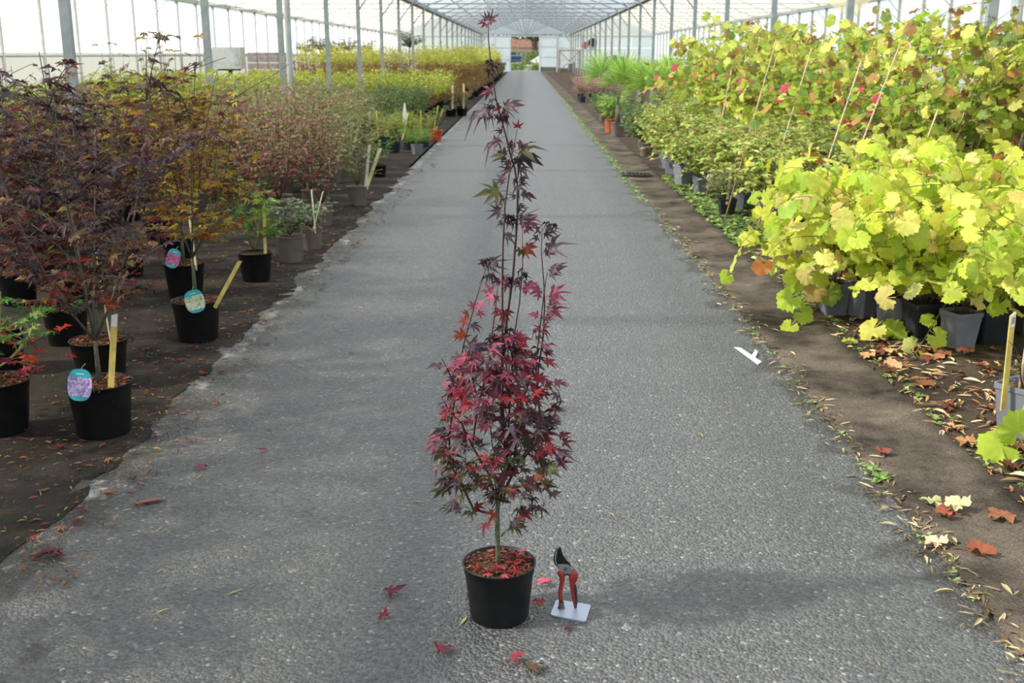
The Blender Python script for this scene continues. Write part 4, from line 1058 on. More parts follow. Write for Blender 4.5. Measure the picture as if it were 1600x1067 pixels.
def vine_plant(seed, kind, nsh, length, droop, size, pal, nobj, cane=None, lean=(0, 0), cap=400, tilt=.55, bias=(0, 0), extra=0):
    r = random.Random(seed); root = empty('potted_vine'); add_pot(root, kind); z0 = kind[2]*.86
    slots = []; b = MB()
    if cane:
        top = Vector((lean[0], lean[1], cane)); c = MB().tube([(0, 0, z0-.05), top], .0065, .005, 6)
        co = c.build('cane', 'cane', root, smooth=True)
        tb = MB()
        for t in (.45, .8): p = Vector((0, 0, z0)).lerp(top, t); tb.tube([p - Vector((0, 0, .006)), p + Vector((0, 0, .006))], .010, n=7)
        tb.build('cane_tie', 'green_tie', co)
    for k in range(nsh):
        a = 2*math.pi*(k + r.uniform(-.3, .3))/nsh
        if cane:
            s0 = Vector((0, 0, z0)).lerp(Vector((lean[0], lean[1], cane)), r.uniform(0, .6))
            d = Vector((math.cos(a)*.42 + lean[0]*.25, math.sin(a)*.42, r.uniform(.7, 1.2))); ln = min(length, (cane + .25 - s0.z)*1.3)*r.uniform(.7, 1.05)
        else:
            s0 = Vector((math.cos(a)*.015, math.sin(a)*.015, z0)); d = Vector((math.cos(a)*tilt + bias[0], math.sin(a)*tilt + bias[1], 1)); ln = length*r.uniform(.7, 1.1)
        pts, sl = vine_shoot(r, s0, d, ln, droop); b.tube(pts, .0036, .0012, 5); slots += sl
        for q in range(extra):
            j = r.randint(2, max(3, len(pts)-3)); a2 = r.uniform(0, 6.28)
            p2, s2 = vine_shoot(r, pts[min(j, len(pts)-1)], (math.cos(a2)+bias[0], math.sin(a2)+bias[1], r.uniform(-.1, .7)), length*(.26 if cane else .42), droop*1.2); b.tube(p2, .0026, .0012, 4); slots += s2
    b.build('vine_stem', 'stem_brown', root, smooth=True)
    r.shuffle(slots)
    add_leaves(root, slots[:cap], VINE, pal, r, size, nobj, m='vine_leaf_surface', up=(-.2, -.4, .8), rollv=.4)
    return root
fA = vine_plant(51, GP, 9, 1.32, .6, .135, VP_Y, 295, extra=2, bias=(0, -.05), cap=310)
fL = vine_plant(50, GP, 7, 1.05, 1.35, .135, VP_Y, 270, extra=2, bias=(-.2, -.05), tilt=.4, cap=230)
fB = vine_plant(52, GP, 8, 1.2, .8, .135, VP_Y, 270, extra=2, bias=(-.05, -.1), tilt=.6, cap=270)
fC = vine_plant(53, DP, 9, 1.38, .7, .135, VP_Y, 290, extra=2, bias=(.05, -.1), cap=310)
front = [(fL, 1.96, 6.78, .1, 1.0, 'yellow-green grape vine in the grey square pot nearest the concrete channel'),
         (fB, 2.13, 6.72, .5, 1.0, 'yellow-green grape vine in a grey pot squeezed beside the channel-side pot'),
         (fA, 2.20, 6.42, -.2, .95, 'yellow-green grape vine in a grey pot with a broad pale stake'),
         (fC, 2.33, 6.22, .15, 1.0, 'yellow-green grape vine in a dark square pot beside the pale stake'),
         (fB, 2.45, 5.98, .3, 1.0, 'yellow-green grape vine in a grey pot with bright side, among fallen brown leaves'),
         (fC, 2.66, 6.08, .1, 1.0, 'yellow-green grape vine in a dark pot next to the bright-sided grey pot')]
FRONT_OBJ = []
for p, x, y, rz, s_, lb in front:
    o_ = put(p, x, y, rz, s_, lb, 'potted plant'); FRONT_OBJ.append(o_)
    if 'broad pale' in lb:
        q = Matrix.Rotation(-rz, 3, 'Z'); add_stake(o_, q @ Vector((.10, -.05, .15)), q @ Vector((.20, -.05, .55)), 'stake_pale', .042)
for i, (x, y) in enumerate(((2.45, 7.1), (2.75, 6.75), (3.0, 6.3), (2.95, 7.3), (3.3, 6.8), (2.6, 7.8), (3.2, 7.9))):
    put((fA, fC, fB)[i % 3], x, y, rl.uniform(0, 6.28), rl.uniform(.92, 1.05), 'yellow-green grape vine in the packed rows behind the front grey pots', 'potted plant', 'packed young grape vines')
# nearest pot with the lettered stake: few shoots, large leaves
nv = vine_plant(54, GP, 2, .35, 1.2, .16, VP_Y, 8, cap=0)
put(nv, 2.16, 4.52, .62, 1.08, 'grape vine in a grey pot with a tall yellow stake and hanging large leaves', 'potted plant')
nv.rotation_euler = (0, 0, .62)
Rn = Matrix.Rotation(-.62, 3, 'Z'); inv = lambda p: (Rn @ (Vector(p) - Vector((2.16, 4.52, 0))))/1.08
add_stake(nv, inv(at(1567, 640, 4.46)), inv(at(1583, 488, 4.46)), 'stake_yellow', .036, lab='ink')
MB().tube([inv(at(1588, 640, 4.5)), inv(at(1606, 520, 4.5))], .006, .005, 6).build('cane', 'cane', nv, smooth=True)
rn = random.Random(9)
sb = MB().tube([inv(p) for p in (at(1640, 640, 4.3), at(1620, 700, 4.22), at(1590, 715, 4.2), at(1572, 705, 4.2))], .003, .0016, 5).build('shoot', 'stem_green', nv, smooth=True)
for (x0, y0, x1, y1, s_) in ((1598, 695, 1578, 630, .16), (1592, 690, 1515, 705, .17), (1590, 700, 1568, 745, .12), (1596, 712, 1600, 775, .14), (1604, 690, 1650, 640, .2)):
    a, b = inv(at(x0, y0, 4.22)), inv(at(x1, y1, 4.16)); o = place('leaf', leaf_mesh(rn.choice(VINE), 'vine_leaf_surface'), nv)
    o.matrix_basis = frame_m(a, b-a, Rn @ Vector((-.2, -.8, .6)), s_, rn.uniform(-.3, .3)); o.color = (*jit(lin('#b8cc4a'), rn, .1), 1)
wb = MB()
for i in range(130):
    a = rn.uniform(0, 6.28); q = .06*math.sqrt(rn.random())
    wb.leaf(OVAL[0], frame_m((q*math.cos(a)-.03, q*math.sin(a), .19 + rn.uniform(0, .13)), (rn.uniform(-1, 1), rn.uniform(-1, 1), rn.uniform(-.2, 1)), (0, 0, 1), rn.uniform(.012, .022)), jit(lin(rn.choice(['#8a8a5a', '#a89a70', '#6f8040'])), rn))
wb.build('weeds', 'foliage', nv, stuff=True)

# trailing shoots with large leaves reaching towards the channel
rt = random.Random(14)
for (host, track, Yt, lv) in ((2, [(1395, 470), (1365, 520), (1335, 560), (1300, 575)], 5.9, [(1380, 500, 1345, 530), (1362, 525, 1400, 560), (1350, 545, 1310, 545), (1340, 555, 1345, 590), (1310, 572, 1285, 568), (1312, 572, 1322, 598), (1372, 512, 1420, 530)]),
                             (0, [(1300, 440), (1265, 440), (1240, 470), (1245, 520)], 6.35, [(1285, 440, 1262, 470), (1265, 440, 1225, 430), (1250, 455, 1215, 480), (1242, 480, 1272, 500), (1242, 500, 1225, 525), (1245, 515, 1262, 535), (1290, 438, 1300, 480)]),
                             (4, [(1480, 470), (1450, 520), (1425, 560), (1420, 600)], 5.7, [(1465, 495, 1440, 500), (1452, 515, 1480, 540), (1440, 535, 1410, 545), (1430, 550, 1455, 585), (1423, 575, 1400, 590), (1420, 595, 1430, 625)])):
    hst = FRONT_OBJ[host]; Mi = (Matrix.Translation(hst.location) @ Matrix.Rotation(hst.rotation_euler.z, 4, 'Z') @ Matrix.Scale(hst.scale.x, 4)).inverted()
    yp = hst.location.y; k = len(track)-1
    def W(x, y, t): return Mi @ at(x, y, yp + (Yt-yp)*t)
    pts = [Mi @ Vector((hst.location.x, hst.location.y, .2))] + [W(x, y, .3 + .7*i/k) for i, (x, y) in enumerate(track)]
    MB().tube(pts, .0035, .0016, 5).build('shoot', 'stem_green', hst, smooth=True)
    for x0, y0, x1, y1, in lv:
        tt = .3 + .7*min(range(k+1), key=lambda q: (track[q][0]-x0)**2 + (track[q][1]-y0)**2)/k
        a, b = W(x0, y0, tt), W(x1, y1, tt + .05); o = place('leaf', leaf_mesh(rt.choice(VINE), 'vine_leaf_surface'), hst)
        o.matrix_basis = frame_m(a, b-a, (-.3 + rt.uniform(-.3, .3), -.7, .6), max(.10, (b-a).length), rt.uniform(-.3, .3)); o.color = (*pick(VP_Y, rt), 1)

# tall caned vines, a block behind the front row
wA = vine_plant(55, DP, 7, 1.6, .45, .105, VP_G, 210, cane=1.66, lean=(.28, .0), extra=5, cap=470)
wB = vine_plant(56, DP, 7, 1.6, .5, .105, VP_R, 210, cane=1.60, lean=(.36, -.1), extra=5, cap=470)
wC = vine_plant(57, DP, 8, 1.6, .4, .095, [(lin('#9aa84a'), 2), (lin('#7a8a3a'), 2), (lin('#a08a4a'), 1.5), (lin('#8a6a44'), 1.5), (lin('#b8b860'), 1)], 190, cane=1.66, lean=(.2, .1), extra=4, cap=400)
n = 0
for j, y in enumerate(AR(8.7, 17.2, .62)):
    for i, x in enumerate(AR(2.62, 6.1, .50)):
        X, Yv = x + rl.uniform(-.1, .1) + .04*max(0, 12-y)*.5, y + rl.uniform(-.1, .1)
        # only the two faces that show: the near face and the lane face
        if not (j < 3 or i < 2): continue
        if i == 0 and y < 12.5: continue
        if X > .475*Yv + .2: continue
        if not all(abs(X-4.2) > .25 or abs(Yv-yy) > .3 for yy in YS): continue
        p = wC if X > 3.9 else (wB if (i+j) % 3 == 0 else wA)
        lb = {'wC': 'tall browned grape vine on a cane beside the steel post', 'wB': 'tall grape vine on a leaning cane with scattered red leaves', 'wA': 'tall yellow-green grape vine on a leaning bamboo cane'}['wC' if p is wC else 'wB' if p is wB else 'wA']
        lb2 = lb + (', facing the young vines' if j < 3 else ', along the concrete channel')
        put(p, X, Yv, rl.uniform(-.8, .8), rl.uniform(.95, 1.13), lb2, 'potted plant', {'tall b': 'browned caned vines', 'tall g': 'red-flecked caned vines', 'tall y': 'yellow-green caned vines'}[lb[:6]]); n += 1
# separate long canes leaning on the vines' near face
for i, (b0, b1, Y) in enumerate((((1165, 230), (1213, 62), 10.9), ((1222, 230), (1268, 76), 10.0), ((1304, 220), (1346, 94), 9.2), ((1348, 220), (1406, 70), 8.7), ((1125, 200), (1145, 100), 12.6), ((1440, 240), (1466, 170), 8.4))):
    a, b = at(*b0, Y), at(*b1, Y); d = (b-a).normalized(); foot = a - d*((a.z-.01)/d.z)
    o = MB().tube([Vector(), b-foot], .0085, .006, 7).build('bamboo_cane', 'cane', loc=foot, smooth=True)
    for t in (.55, .8):
        p = (b-foot)*t; MB().tube([p - d*.01, p + d*.01], .0115, n=7).build('cane_tie', 'green_tie', o)
    tag(o, 'long bare bamboo cane leaning against the face of the tall vines', 'cane', 'bare canes on the vines')

# low shrubs between channel and vines
lowp = [(lin('#b8c468'), 3), (lin('#a4b65c'), 2.5), (lin('#d0d080'), 2), (lin('#8ca456'), 1.5), (lin('#c0a464'), .5)]
l1 = shrub('potted_shrub', 61, GP, .86, .38, 14, 7, .045, .075, OVAL, lowp, 'stem_brown', 800, 0, zc=.0, up=.1)
l2 = shrub('potted_shrub', 62, DP, .62, .30, 14, 6, .04, .055, NARROW + OVAL[:1], [(lin('#b0b87c'), 3), (lin('#98a868'), 2), (lin('#c4bc94'), 2)], 'stem_brown', 700, 0, zc=.0)
o_ = put(l2, 2.06, 11.15, 0, .85, 'small shrub in a dark square pot with a pale yellow stake beside green weeds', 'potted plant')
add_stake(l2, (-.02, -.1, .15), (.01, -.1, .62), 'stake_pale', .03)
def bare_put(p, *a, **k): return strip(put(p, *a, **k))
bare_put(l2, 2.50, 11.0, .3, 1.1, label='straggly shrub in a larger dark square pot surrounded by green weeds', cat='potted plant')
put(l1, 2.08, 12.95, .2, 1, 'bushy yellow-green shrub in a grey pot near the drain grate', 'potted plant')
for i, (x, y) in enumerate(((2.30, 10.3), (2.25, 11.6), (2.6, 9.5), (2.55, 10.4), (2.9, 9.9), (2.75, 11.4), (3.2, 9.6), (2.35, 11.9), (2.9, 10.8), (2.0, 13.9), (2.25, 14.6), (2.02, 15.2), (2.35, 13.6), (2.45, 12.3), (2.05, 16.0), (2.4, 15.6), (2.3, 16.6))):
    put(l1, x, y, rl.uniform(0, 6.28), rl.uniform(.95, 1.25), 'bushy yellow-green shrub crowded between the channel and the tall vines', 'potted plant', 'bushy yellow-green shrubs')
dk = shrub('potted_shrub', 63, TP, .85, .38, 16, 7, .04, .06, OVAL, [(lin('#5f8a4c'), 3), (lin('#7aa05a'), 2), (lin('#46703c'), 2), (lin('#a0a848'), .8)], 'stem_brown', 950, 0, zc=.0)
for i, (x, y) in enumerate(((1.95, 17.9), (2.5, 18.1), (2.05, 19.2), (2.65, 19.4))):
    put(dk, x, y, rl.uniform(0, 6.28), rl.uniform(.92, 1.05), 'rounded glossy green shrub in a taupe pot in front of the fan palms', 'potted plant', 'glossy green shrubs')
for i, (x, y) in enumerate(((1.9, 27.5), (2.1, 29.0), (2.4, 27.2))):
    put(dk, x, y, rl.uniform(0, 6.28), .8, 'green shrub in a taupe pot behind the orange-potted palm', 'potted plant', 'green shrubs behind the palms')

# fan palms
def fan_mesh(seed, n=26, span=200):
    r = random.Random(seed); b = MB()
    for i in range(n):
        a = math.radians(-span/2 + span*i/(n-1)); l = (.62 + .1*math.cos(a))*r.uniform(.92, 1.05); w = .5*math.radians(span/(n-1))*.98
        c, s_ = math.cos, math.sin
        def P(rad, ang, z): return (s_(ang)*rad, c(ang)*rad, z - .22*rad*rad)
        V = [(0, 0, 0), P(.36*l, a-w, .012), P(.36*l, a, -.012), P(.36*l, a+w, .012), P(.62*l, a-w*.75, .0), P(.62*l, a, -.012), P(.62*l, a+w*.75, 0), P(l, a, -.06)]
        b.add(V, [(0, 2, 1), (0, 3, 2), (1, 2, 5, 4), (2, 3, 6, 5), (4, 5, 7), (5, 6, 7)], jit(lin(r.choice(['#9cc058', '#8cb450', '#b0cc64'])), r, .12) if i != n-1 else lin('#d8b860'))
    return b.mesh('fan', 'foliage')
FANS = [fan_mesh(i) for i in range(3)]
def palm(x, y, kind, H, nf, label, seed):
    r = random.Random(seed); root = tag(empty('fan_palm', (x, y, 0)), label, 'palm'); add_pot(root, kind)
    MB().tube([(0, 0, kind[2]*.8), (0, 0, H*.4)], .06, .045, 9).build('trunk', 'bark_grey', root, smooth=True)
    for k in range(nf):
        a = 2*math.pi*(k + r.uniform(-.3, .3))/nf; el = r.uniform(1.6, 2.6); d = Vector((math.cos(a), math.sin(a)*.5, el)).normalized(); L_ = H*r.uniform(.30, .48)
        f0 = Vector((0, 0, H*.38)); e = f0 + d*L_
        fr = empty('frond'); attach(fr, root)
        MB().tube(bez(f0, f0 + Vector((0, 0, L_*.5)), e, 4), .011, .007, 5).build('leaf_stalk', 'stem_green', fr, smooth=True)
        o = place('fan', FANS[k % 3], fr); o.matrix_basis = frame_m(e, d + Vector((0, -.15, .1)), (-d.x*.2, -1, .12), H*.46, r.uniform(-.3, .3))
palm(at(966, 150, 22.3).x, 22.3, ('round', .15, .28, 'taupe_plastic'), 1.55, 4, 'tallest fan palm, standing behind the orange pot of grass', 3)
palm(at(1003, 150, 22.6).x, 22.6, ('round', .15, .28, 'black_plastic'), 1.35, 3, 'smaller fan palm between two others, with yellowed fan tips', 5)
palm(at(1034, 150, 22.0).x, 22.0, ('round', .15, .28, 'black_plastic'), 1.5, 4, 'fan palm next to the tall vines', 8)
gr = shrub('potted_grass', 65, ('round', .15, .28, 'orange_plastic'), .78, .26, 24, 2, .06, .2, NEEDLE, limep, 'stem_green', 900, 0, zc=.0, rs=.003)
put(gr, 1.80, 23.3, 0, 1, 'arching green grass in an orange pot at the channel edge', 'potted plant')
tw_ = shrub('potted_twigs', 66, BD, 1.0, .36, 14, 4, .08, .06, NARROW, [(lin('#d8b4a8'), 3), (lin('#c8a090'), 2), (lin('#b88a78'), 1)], 'stem_brown', 700, 0, zc=.1, rs=.005)
for i in range(14):
    put(tw_, 2.0 + .42*(i % 4) + rl.uniform(-.1, .1), 38.5 + 1.1*(i//4) + rl.uniform(-.2, .2), rl.uniform(0, 6.28), rl.uniform(.9, 1.1), 'pinkish bare-twigged shrub in a blue-grey pot', 'potted plant', 'pinkish twiggy shrubs')
field([yel], AR(3.6, 9, 1.3), AR(19, 30, 1.6), 'yellow-green shrub in the rows behind the tall vines', 'shrubs behind the vines', cond=lambda X, Yv: abs(X-4.2) > .3 and X > 3.4, smin=.8, smax=1)

# ------------------------------------------------------------------ things at the far end and along the walls
tk = tag(empty('water_tank', (at(960, 100, 84).x, 84, 0)), 'dark green ribbed water tank standing near the right wall', 'tank')
MB().lathe([(0, 0), (.74, 0), (.78, .05)] + [(.78 - (.03 if i % 2 else 0), .12 + .1*i) for i in range(12)] + [(.76, 1.36), (.6, 1.45), (.2, 1.48), (0, 1.48)], 28).build('tank_body', 'tank_green', tk, smooth=True)
MB().lathe([(0, 1.54), (.2, 1.54), (.21, 1.47)], 16).build('lid', 'tank_green', tk)
hx = at(919, 70, 97)
ht = tag(empty('fan_unit', (hx.x, 97, 0)), 'red and black fan unit on a high steel bracket by the right wall', 'fan')
for x in (-.5, .7): MB().box((x-.04, -.04, 0), (x+.04, .04, 3.3)).build('bracket_post', 'galvanised', ht)
MB().box((-.55, -.3, 1.95), (.8, .3, 2.0)).build('shelf', 'galvanised', ht)
MB().tube([(-.25, -.3, 2.35), (-.25, .3, 2.35)], .3, n=16).build('red_drum', 'red_plastic', ht)
fo = MB().tube([(.35, -.28, 2.6), (.35, .25, 2.6)], .36, n=18).build('fan_housing', 'grip_black', ht)
MB().box((.1, -.2, 2.0), (.6, .2, 2.3)).build('fan_foot', 'heater_grey', ht)
bn = tag(empty('waste_bin', (at(893, 108, 104).x, 104, 0)), 'grey bin standing in front of the timber gate', 'bin')
MB().lathe([(0, 0), (.3, 0), (.36, .85), (.38, .86), (.38, .9), (.33, .9), (.3, .1), (0, .1)], 18).build('bin_body', 'heater_grey', bn, smooth=True)
MB().lathe([(.385, .78), (.395, .8), (.385, .82)], 18).build('bin_band', 'galvanised', bn)
hp = at(358, 90, 40)
hu = tag(empty('heater_unit', (hp.x, 40, 0)), 'pale grey box heater with a round duct on a stand by the left wall', 'heater')
MB().box((-.5, -.35, 1.1), (.5, .35, 1.85)).build('casing', 'heater_grey', hu)
MB().tube([(-.5, 0, 1.5), (-.85, 0, 1.5)], .28, n=16).build('duct', 'galvanised', hu)
MB().box((-.06, -.06, 0), (.06, .06, 1.1)).box((-.4, -.06, 1.04), (.4, .06, 1.1)).build('stand', 'grip_black', hu)
MB().box((.28, -.37, 1.25), (.42, -.35, 1.6)).build('control_panel', 'bar_grey', hu)
for i, px in enumerate((396, 412, 428, 444)):
    c = at(px, 95, 46)
    s_ = tag(empty('crate_stack', (c.x, 46, 0)), 'stack of dull violet plastic crates by the left wall', 'crates', 'violet crates by the left wall')
    for k in range(6):
        b = MB().box((-.2, -.2, k*.28), (.2, .2, k*.28+.05))
        for x0, y0, x1, y1 in ((-.2, -.2, .2, -.18), (-.2, .18, .2, .2), (-.2, -.18, -.18, .18), (.18, -.18, .2, .18)):
            b.box((x0, y0, k*.28+.05), (x1, y1, k*.28+.13)).box((x0, y0, k*.28+.17), (x1, y1, k*.28+.275))
        b.build('crate', 'crate_violet', s_)
# white-covered bench along the left wall
bh = tag(empty('bench', (-11.35, 22, 0)), 'long low bench covered in white film along the left wall', 'bench')
MB().box((-.6, 0, .62), (.6, 14, .72)).build('white_cover', 'white_plastic', bh)
MB().box((-.6, 0, .3), (-.57, 14, .62)).box((.57, 0, .3), (.6, 14, .62)).build('skirt', 'white_plastic', bh)
for y in AR(.3, 14, 3.1): MB().box((-.5, y, 0), (-.44, y+.06, .62)).box((.44, y, 0), (.5, y+.06, .62)).build('leg', 'white_steel', bh)

# ------------------------------------------------------------------ outside, seen through the open end
hb = tag(empty('house', (0, 165, 0)), 'low pink house with a tiled roof beyond the open end', 'house')
MB().box((-9, 0, 0), (7, 8, 2.7)).build('wall', 'pink_render', hb)
MB().prism([(-9.6, 2.6), (7.6, 2.6), (6.2, 3.8), (-8.2, 3.8)], (1, 0, 0), (0, 0, 1), (0, 4, 0), -4.6, 4.6).build('roof', 'roof_tile', hb)
for x in (-6, -2.5, 1.5, 4.5): MB().box((x, -.05, .9), (x+1, .05, 2)).build('window', 'window_dark', hb)
def hedge(name, x, y, w, dp, h, seed, label, cat, cols, n=900, size=.3, grp=None):
    r = random.Random(seed); root = tag(empty(name, (x, y, 0)), label, cat, grp); b = MB()
    for i in range(n):
        a, c_, z = r.uniform(-1, 1), r.uniform(-1, 1), r.random()
        f = math.sqrt(max(0, 1 - (z-.35)**2*1.6)); b.leaf(r.choice(OVAL), frame_m((a*w/2*f, c_*dp/2*f, z*h), (r.uniform(-1, 1), r.uniform(-1, 1), r.uniform(-.5, 1)), (0, -.5, 1), size*r.uniform(.6, 1.2)), jit(lin(r.choice(cols)), r))
    b.build('foliage', 'foliage', root, smooth=True, stuff=True)
    s = MB()
    for i in range(7):
        a = r.uniform(-.4, .4)*w; s.tube([(a*.8, 0, 0), (a, r.uniform(-.2, .2)*dp, h*.6)], .03, .012, 5)
    s.build('stem', 'bark_grey', root)
    return root
hedge('shrubbery', -1, 181, 26, 4, 7.5, 70, 'tall olive-brown shrubbery rising behind the pink house', 'shrubbery', ['#6f7044', '#7d7648', '#5c683a'], 1800, .7)
hedge('hedge', -.4, 150, 8.5, 1.6, 1.9, 71, 'dark green hedge in front of the pink house', 'hedge', ['#4a6a34', '#5f7e3c', '#3c5a2e'], 1600)
hedge('bush', .55, 128, 1.8, 1.6, 2.0, 72, 'rounded olive green bush beside the parked car', 'bush', ['#6a7c40', '#587038', '#7d8a50'], 900, .22)
hedge('bush', -1.0, 117, 1.7, 1.0, .75, 73, 'low weedy bush in the doorway beside the lane', 'bush', ['#7a9448', '#90a850', '#688438'], 700, .16)
hedge('bush', 1.1, 116, 1.5, .9, .7, 74, 'low green bush beside the pale tub', 'bush', ['#6f8e40', '#88a44c', '#5c7a36'], 700, .16)
tr = tag(empty('tree', (1.05, 143, 0)), 'large dark tree whose thick trunk shows in the doorway', 'tree')
MB().tube([(0, 0, 0), (.05, 0, 1.5), (0, 0, 3.4), (-.1, 0, 5)], .42, .34, 12).tube([(0, 0, 3), (1.6, 0, 4.6), (2.4, .3, 6)], .22, .1, 8).tube([(0, 0, 3.2), (-1.8, .2, 4.4), (-3, .2, 6)], .2, .1, 8).build('trunk', 'bark_grey', tr, smooth=True)
b = MB(); r = random.Random(75)
for i in range(1500):
    a = r.uniform(0, 6.28); q = 3.6*math.sqrt(r.random()); z = 3.4 + 3.4*r.random()*(1-(q/4.2)**2) + .1*q
    b.leaf(r.choice(OVAL), frame_m((q*math.cos(a), q*math.sin(a)*.8, z), (r.uniform(-1, 1), r.uniform(-1, 1), r.uniform(-1, .5)), (0, 0, 1), .4), jit(lin(r.choice(['#46583a', '#586a40', '#6a6038'])), r))
b.build('foliage', 'foliage', tr, smooth=True, stuff=True)
car = tag(empty('car', (at(806, 90, 133).x, 133, 0)), 'small blue car parked outside the open end', 'car')
side = [(-1.9, .35), (1.9, .35), (1.95, .75), (1.75, .95), (1.0, 1.02), (.45, 1.48), (-.9, 1.52), (-1.55, 1.1), (-1.95, .95)]
cm = MB().prism(side, (0, 1, 0), (0, 0, 1), (0, 0, 0), -.8, .8).build('body', 'car_blue', car)
MB().box((-.62, -1.98, 1.0), (.62, -1.56, 1.38), Matrix.Rotation(0, 3, 'X'), (0, .25, 0)).build('rear_window', 'window_dark', car)
for x in (-.78, .78):
    for y in (-1.25, 1.25): MB().tube([(x-.09, y, .31), (x+.09, y, .31)], .31, n=16).build('wheel', 'tyre', car)
for x in (-.68, .68): MB().box((x-.1, -1.99, .7), (x+.1, -1.93, .9)).build('tail_light', 'red_plastic', car)
tb = tag(empty('tub', (.35, 114.5, 0)), 'pale tub standing just outside the open end', 'tub')
MB().lathe([(0, 0), (.22, 0), (.28, .5), (.3, .5), (.3, .54), (.25, .54), (.2, .05), (0, .05)], 18).build('tub_body', 'white_plastic', tb, smooth=True)
MB().tube([(-.28, 0, .5), (-.2, 0, .78), (.2, 0, .78), (.28, 0, .5)], .012, n=6).build('tub_handle', 'galvanised', tb)
pl_ = tag(empty('canopy_panel', (1.15, 120, 0)), 'white tilted panel propped up outside the doorway', 'panel')
MB().prism([(-.75, .9), (.6, 1.7), (.9, 1.6), (.9, .8), (.3, .5)], (1, 0, 0), (0, 0, 1), (0, 0, 0), -.04, .04).build('sheet', 'white_plastic', pl_)
MB().box((.75, -.05, 0), (.83, .05, 1.2)).box((-.1, -.05, 0), (-.02, .05, 1.1)).build('prop', 'timber', pl_)

# ------------------------------------------------------------------ drain, litter, weeds
dg = tag(empty('drain_grate', (1.50, 14.9, .008)), 'dark slotted drain grate set in the concrete channel', 'grate')
MB().box((-.2, -.16, -.005), (.2, -.14, .02)).box((-.2, .14, -.005), (.2, .16, .02)).box((-.2, -.14, -.005), (-.18, .14, .02)).box((.18, -.14, -.005), (.2, .14, .02)).build('grate_frame', 'grate_iron', dg)
for i in range(7): MB().box((-.16 + i*.05, -.14, 0), (-.14 + i*.05, .14, .018)).build('bar', 'grate_iron', dg)

rg = random.Random(91)
CURLED = [vine_tpl(80+i, droop=.1+.25*i, stalk=.2, curl=.9) for i in range(4)]
SLIVER = [oval_tpl(.07, .02, .03), oval_tpl(.05, .06, .05)]
FLAT = [oval_tpl(.16, .03, .05)]
CURLED = [(v*np.array([1, 1, -1.0]), f) for v, f in CURLED]
def litter(p, tpls, size, c, label, group, m='dry_leaf', tilt=.12, z=.006, th=None):
    th = rg.uniform(0, 6.28) if th is None else th
    tpl = rg.choice(tpls); M = frame_m((p[0], p[1], 0), (math.cos(th), math.sin(th), rg.uniform(-.05, tilt)*.6), (rg.uniform(-.15, .15), rg.uniform(-.15, .15), 1), size)
    M[2][3] = z - float((tpl[0] @ np.array(M)[2, :3]).min()) - size*.03
    o = place('fallen_leaf', leaf_mesh(tpl, m)); o.matrix_basis = M
    o.color = (*jit(c, rg, .2), 1); return tag(o, label, 'leaf', group)
for (px, py, s_, c_, lb) in ((593, 935, .075, '#653440', 'dusky pink maple leaf lying flat on the asphalt'), (600, 972, .05, '#7a2430', 'small crumpled crimson leaf on the asphalt below the dusky pink leaf'), (672, 1026, .065, '#6e2e3c', 'star-shaped wine-red leaf on the asphalt in front of the black pot'), (803, 1025, .055, '#7a3038', 'curled dark red leaf on the asphalt straight before the pot'), (728, 929, .06, '#943448', 'pink-red leaf half tucked behind the black pot'), (866, 918, .055, '#b04a5a', 'bright pink-red leaf standing beside the secateurs plate'), (848, 939, .05, '#a02c30', 'folded red leaf between the pot and the secateurs plate'), (97, 877, .095, '#6a3a4a', 'large purple maple leaf lying alone on the dark asphalt'), (323, 735, .06, '#8a4058', 'mauve maple leaf on the asphalt near straw slivers'), (420, 706, .045, '#7a3038', 'small folded dark red leaf alone on the lane'), (878, 985, .03, '#4a2a34', 'tiny dark leaf in front of the secateurs plate'), (815, 1058, .07, '#5a4436', 'brown-purple leaf on the asphalt at the bottom edge before the pot')):
    litter(gnd(px, py), MAPLE_GROUND, s_, lin(c_), lb, None, th=rg.uniform(0, 6.28))
o = litter(gnd(205, 790), FLAT, .13, lin('#8a6458'), 'long dried pinkish-brown leaf on the asphalt by the left line', None, th=.4)
for i in range(95):
    Yv = 3.2 + 6.5*rg.random()**1.3; X = -1.55 - abs(rg.gauss(0, .45)) + .18*rg.random()
    if X < -.5*Yv: continue
    litter((X, Yv), MAPLE_GROUND, rg.uniform(.03, .055), lin(rg.choice(['#6a2a2a', '#5e2a30', '#7a4c3e', '#8a664c', '#5a3a34', '#8a3834', '#74683e'])), 'small red-brown maple leaf fallen under the left-hand pots', 'fallen maple leaves by the left bed')
for i in range(40):
    Yv = 8.5 + 8*rg.random(); X = -1.5 - abs(rg.gauss(0, .28)) + .2*rg.random()
    litter((X, Yv), OVAL, rg.uniform(.05, .08), lin(rg.choice(['#a04a50', '#b87a70', '#8a3a40', '#b0907a', '#7a3038'])), 'small oval pink-brown leaf fallen beside the taupe pots', 'fallen oval leaves by the taupe pots')
for i in range(60):
    Yv = 2.6 + 4.5*rg.random(); X = -1.0 + rg.gauss(0, .55) if i % 3 else rg.uniform(-1.5, 1.3)
    litter((X, Yv), SLIVER, rg.uniform(.03, .07), lin(rg.choice(['#c0b080', '#a89868', '#b0a060', '#8a7a58'])), 'thin straw-coloured leaf sliver on the asphalt', 'straw slivers on the lane', z=.004)
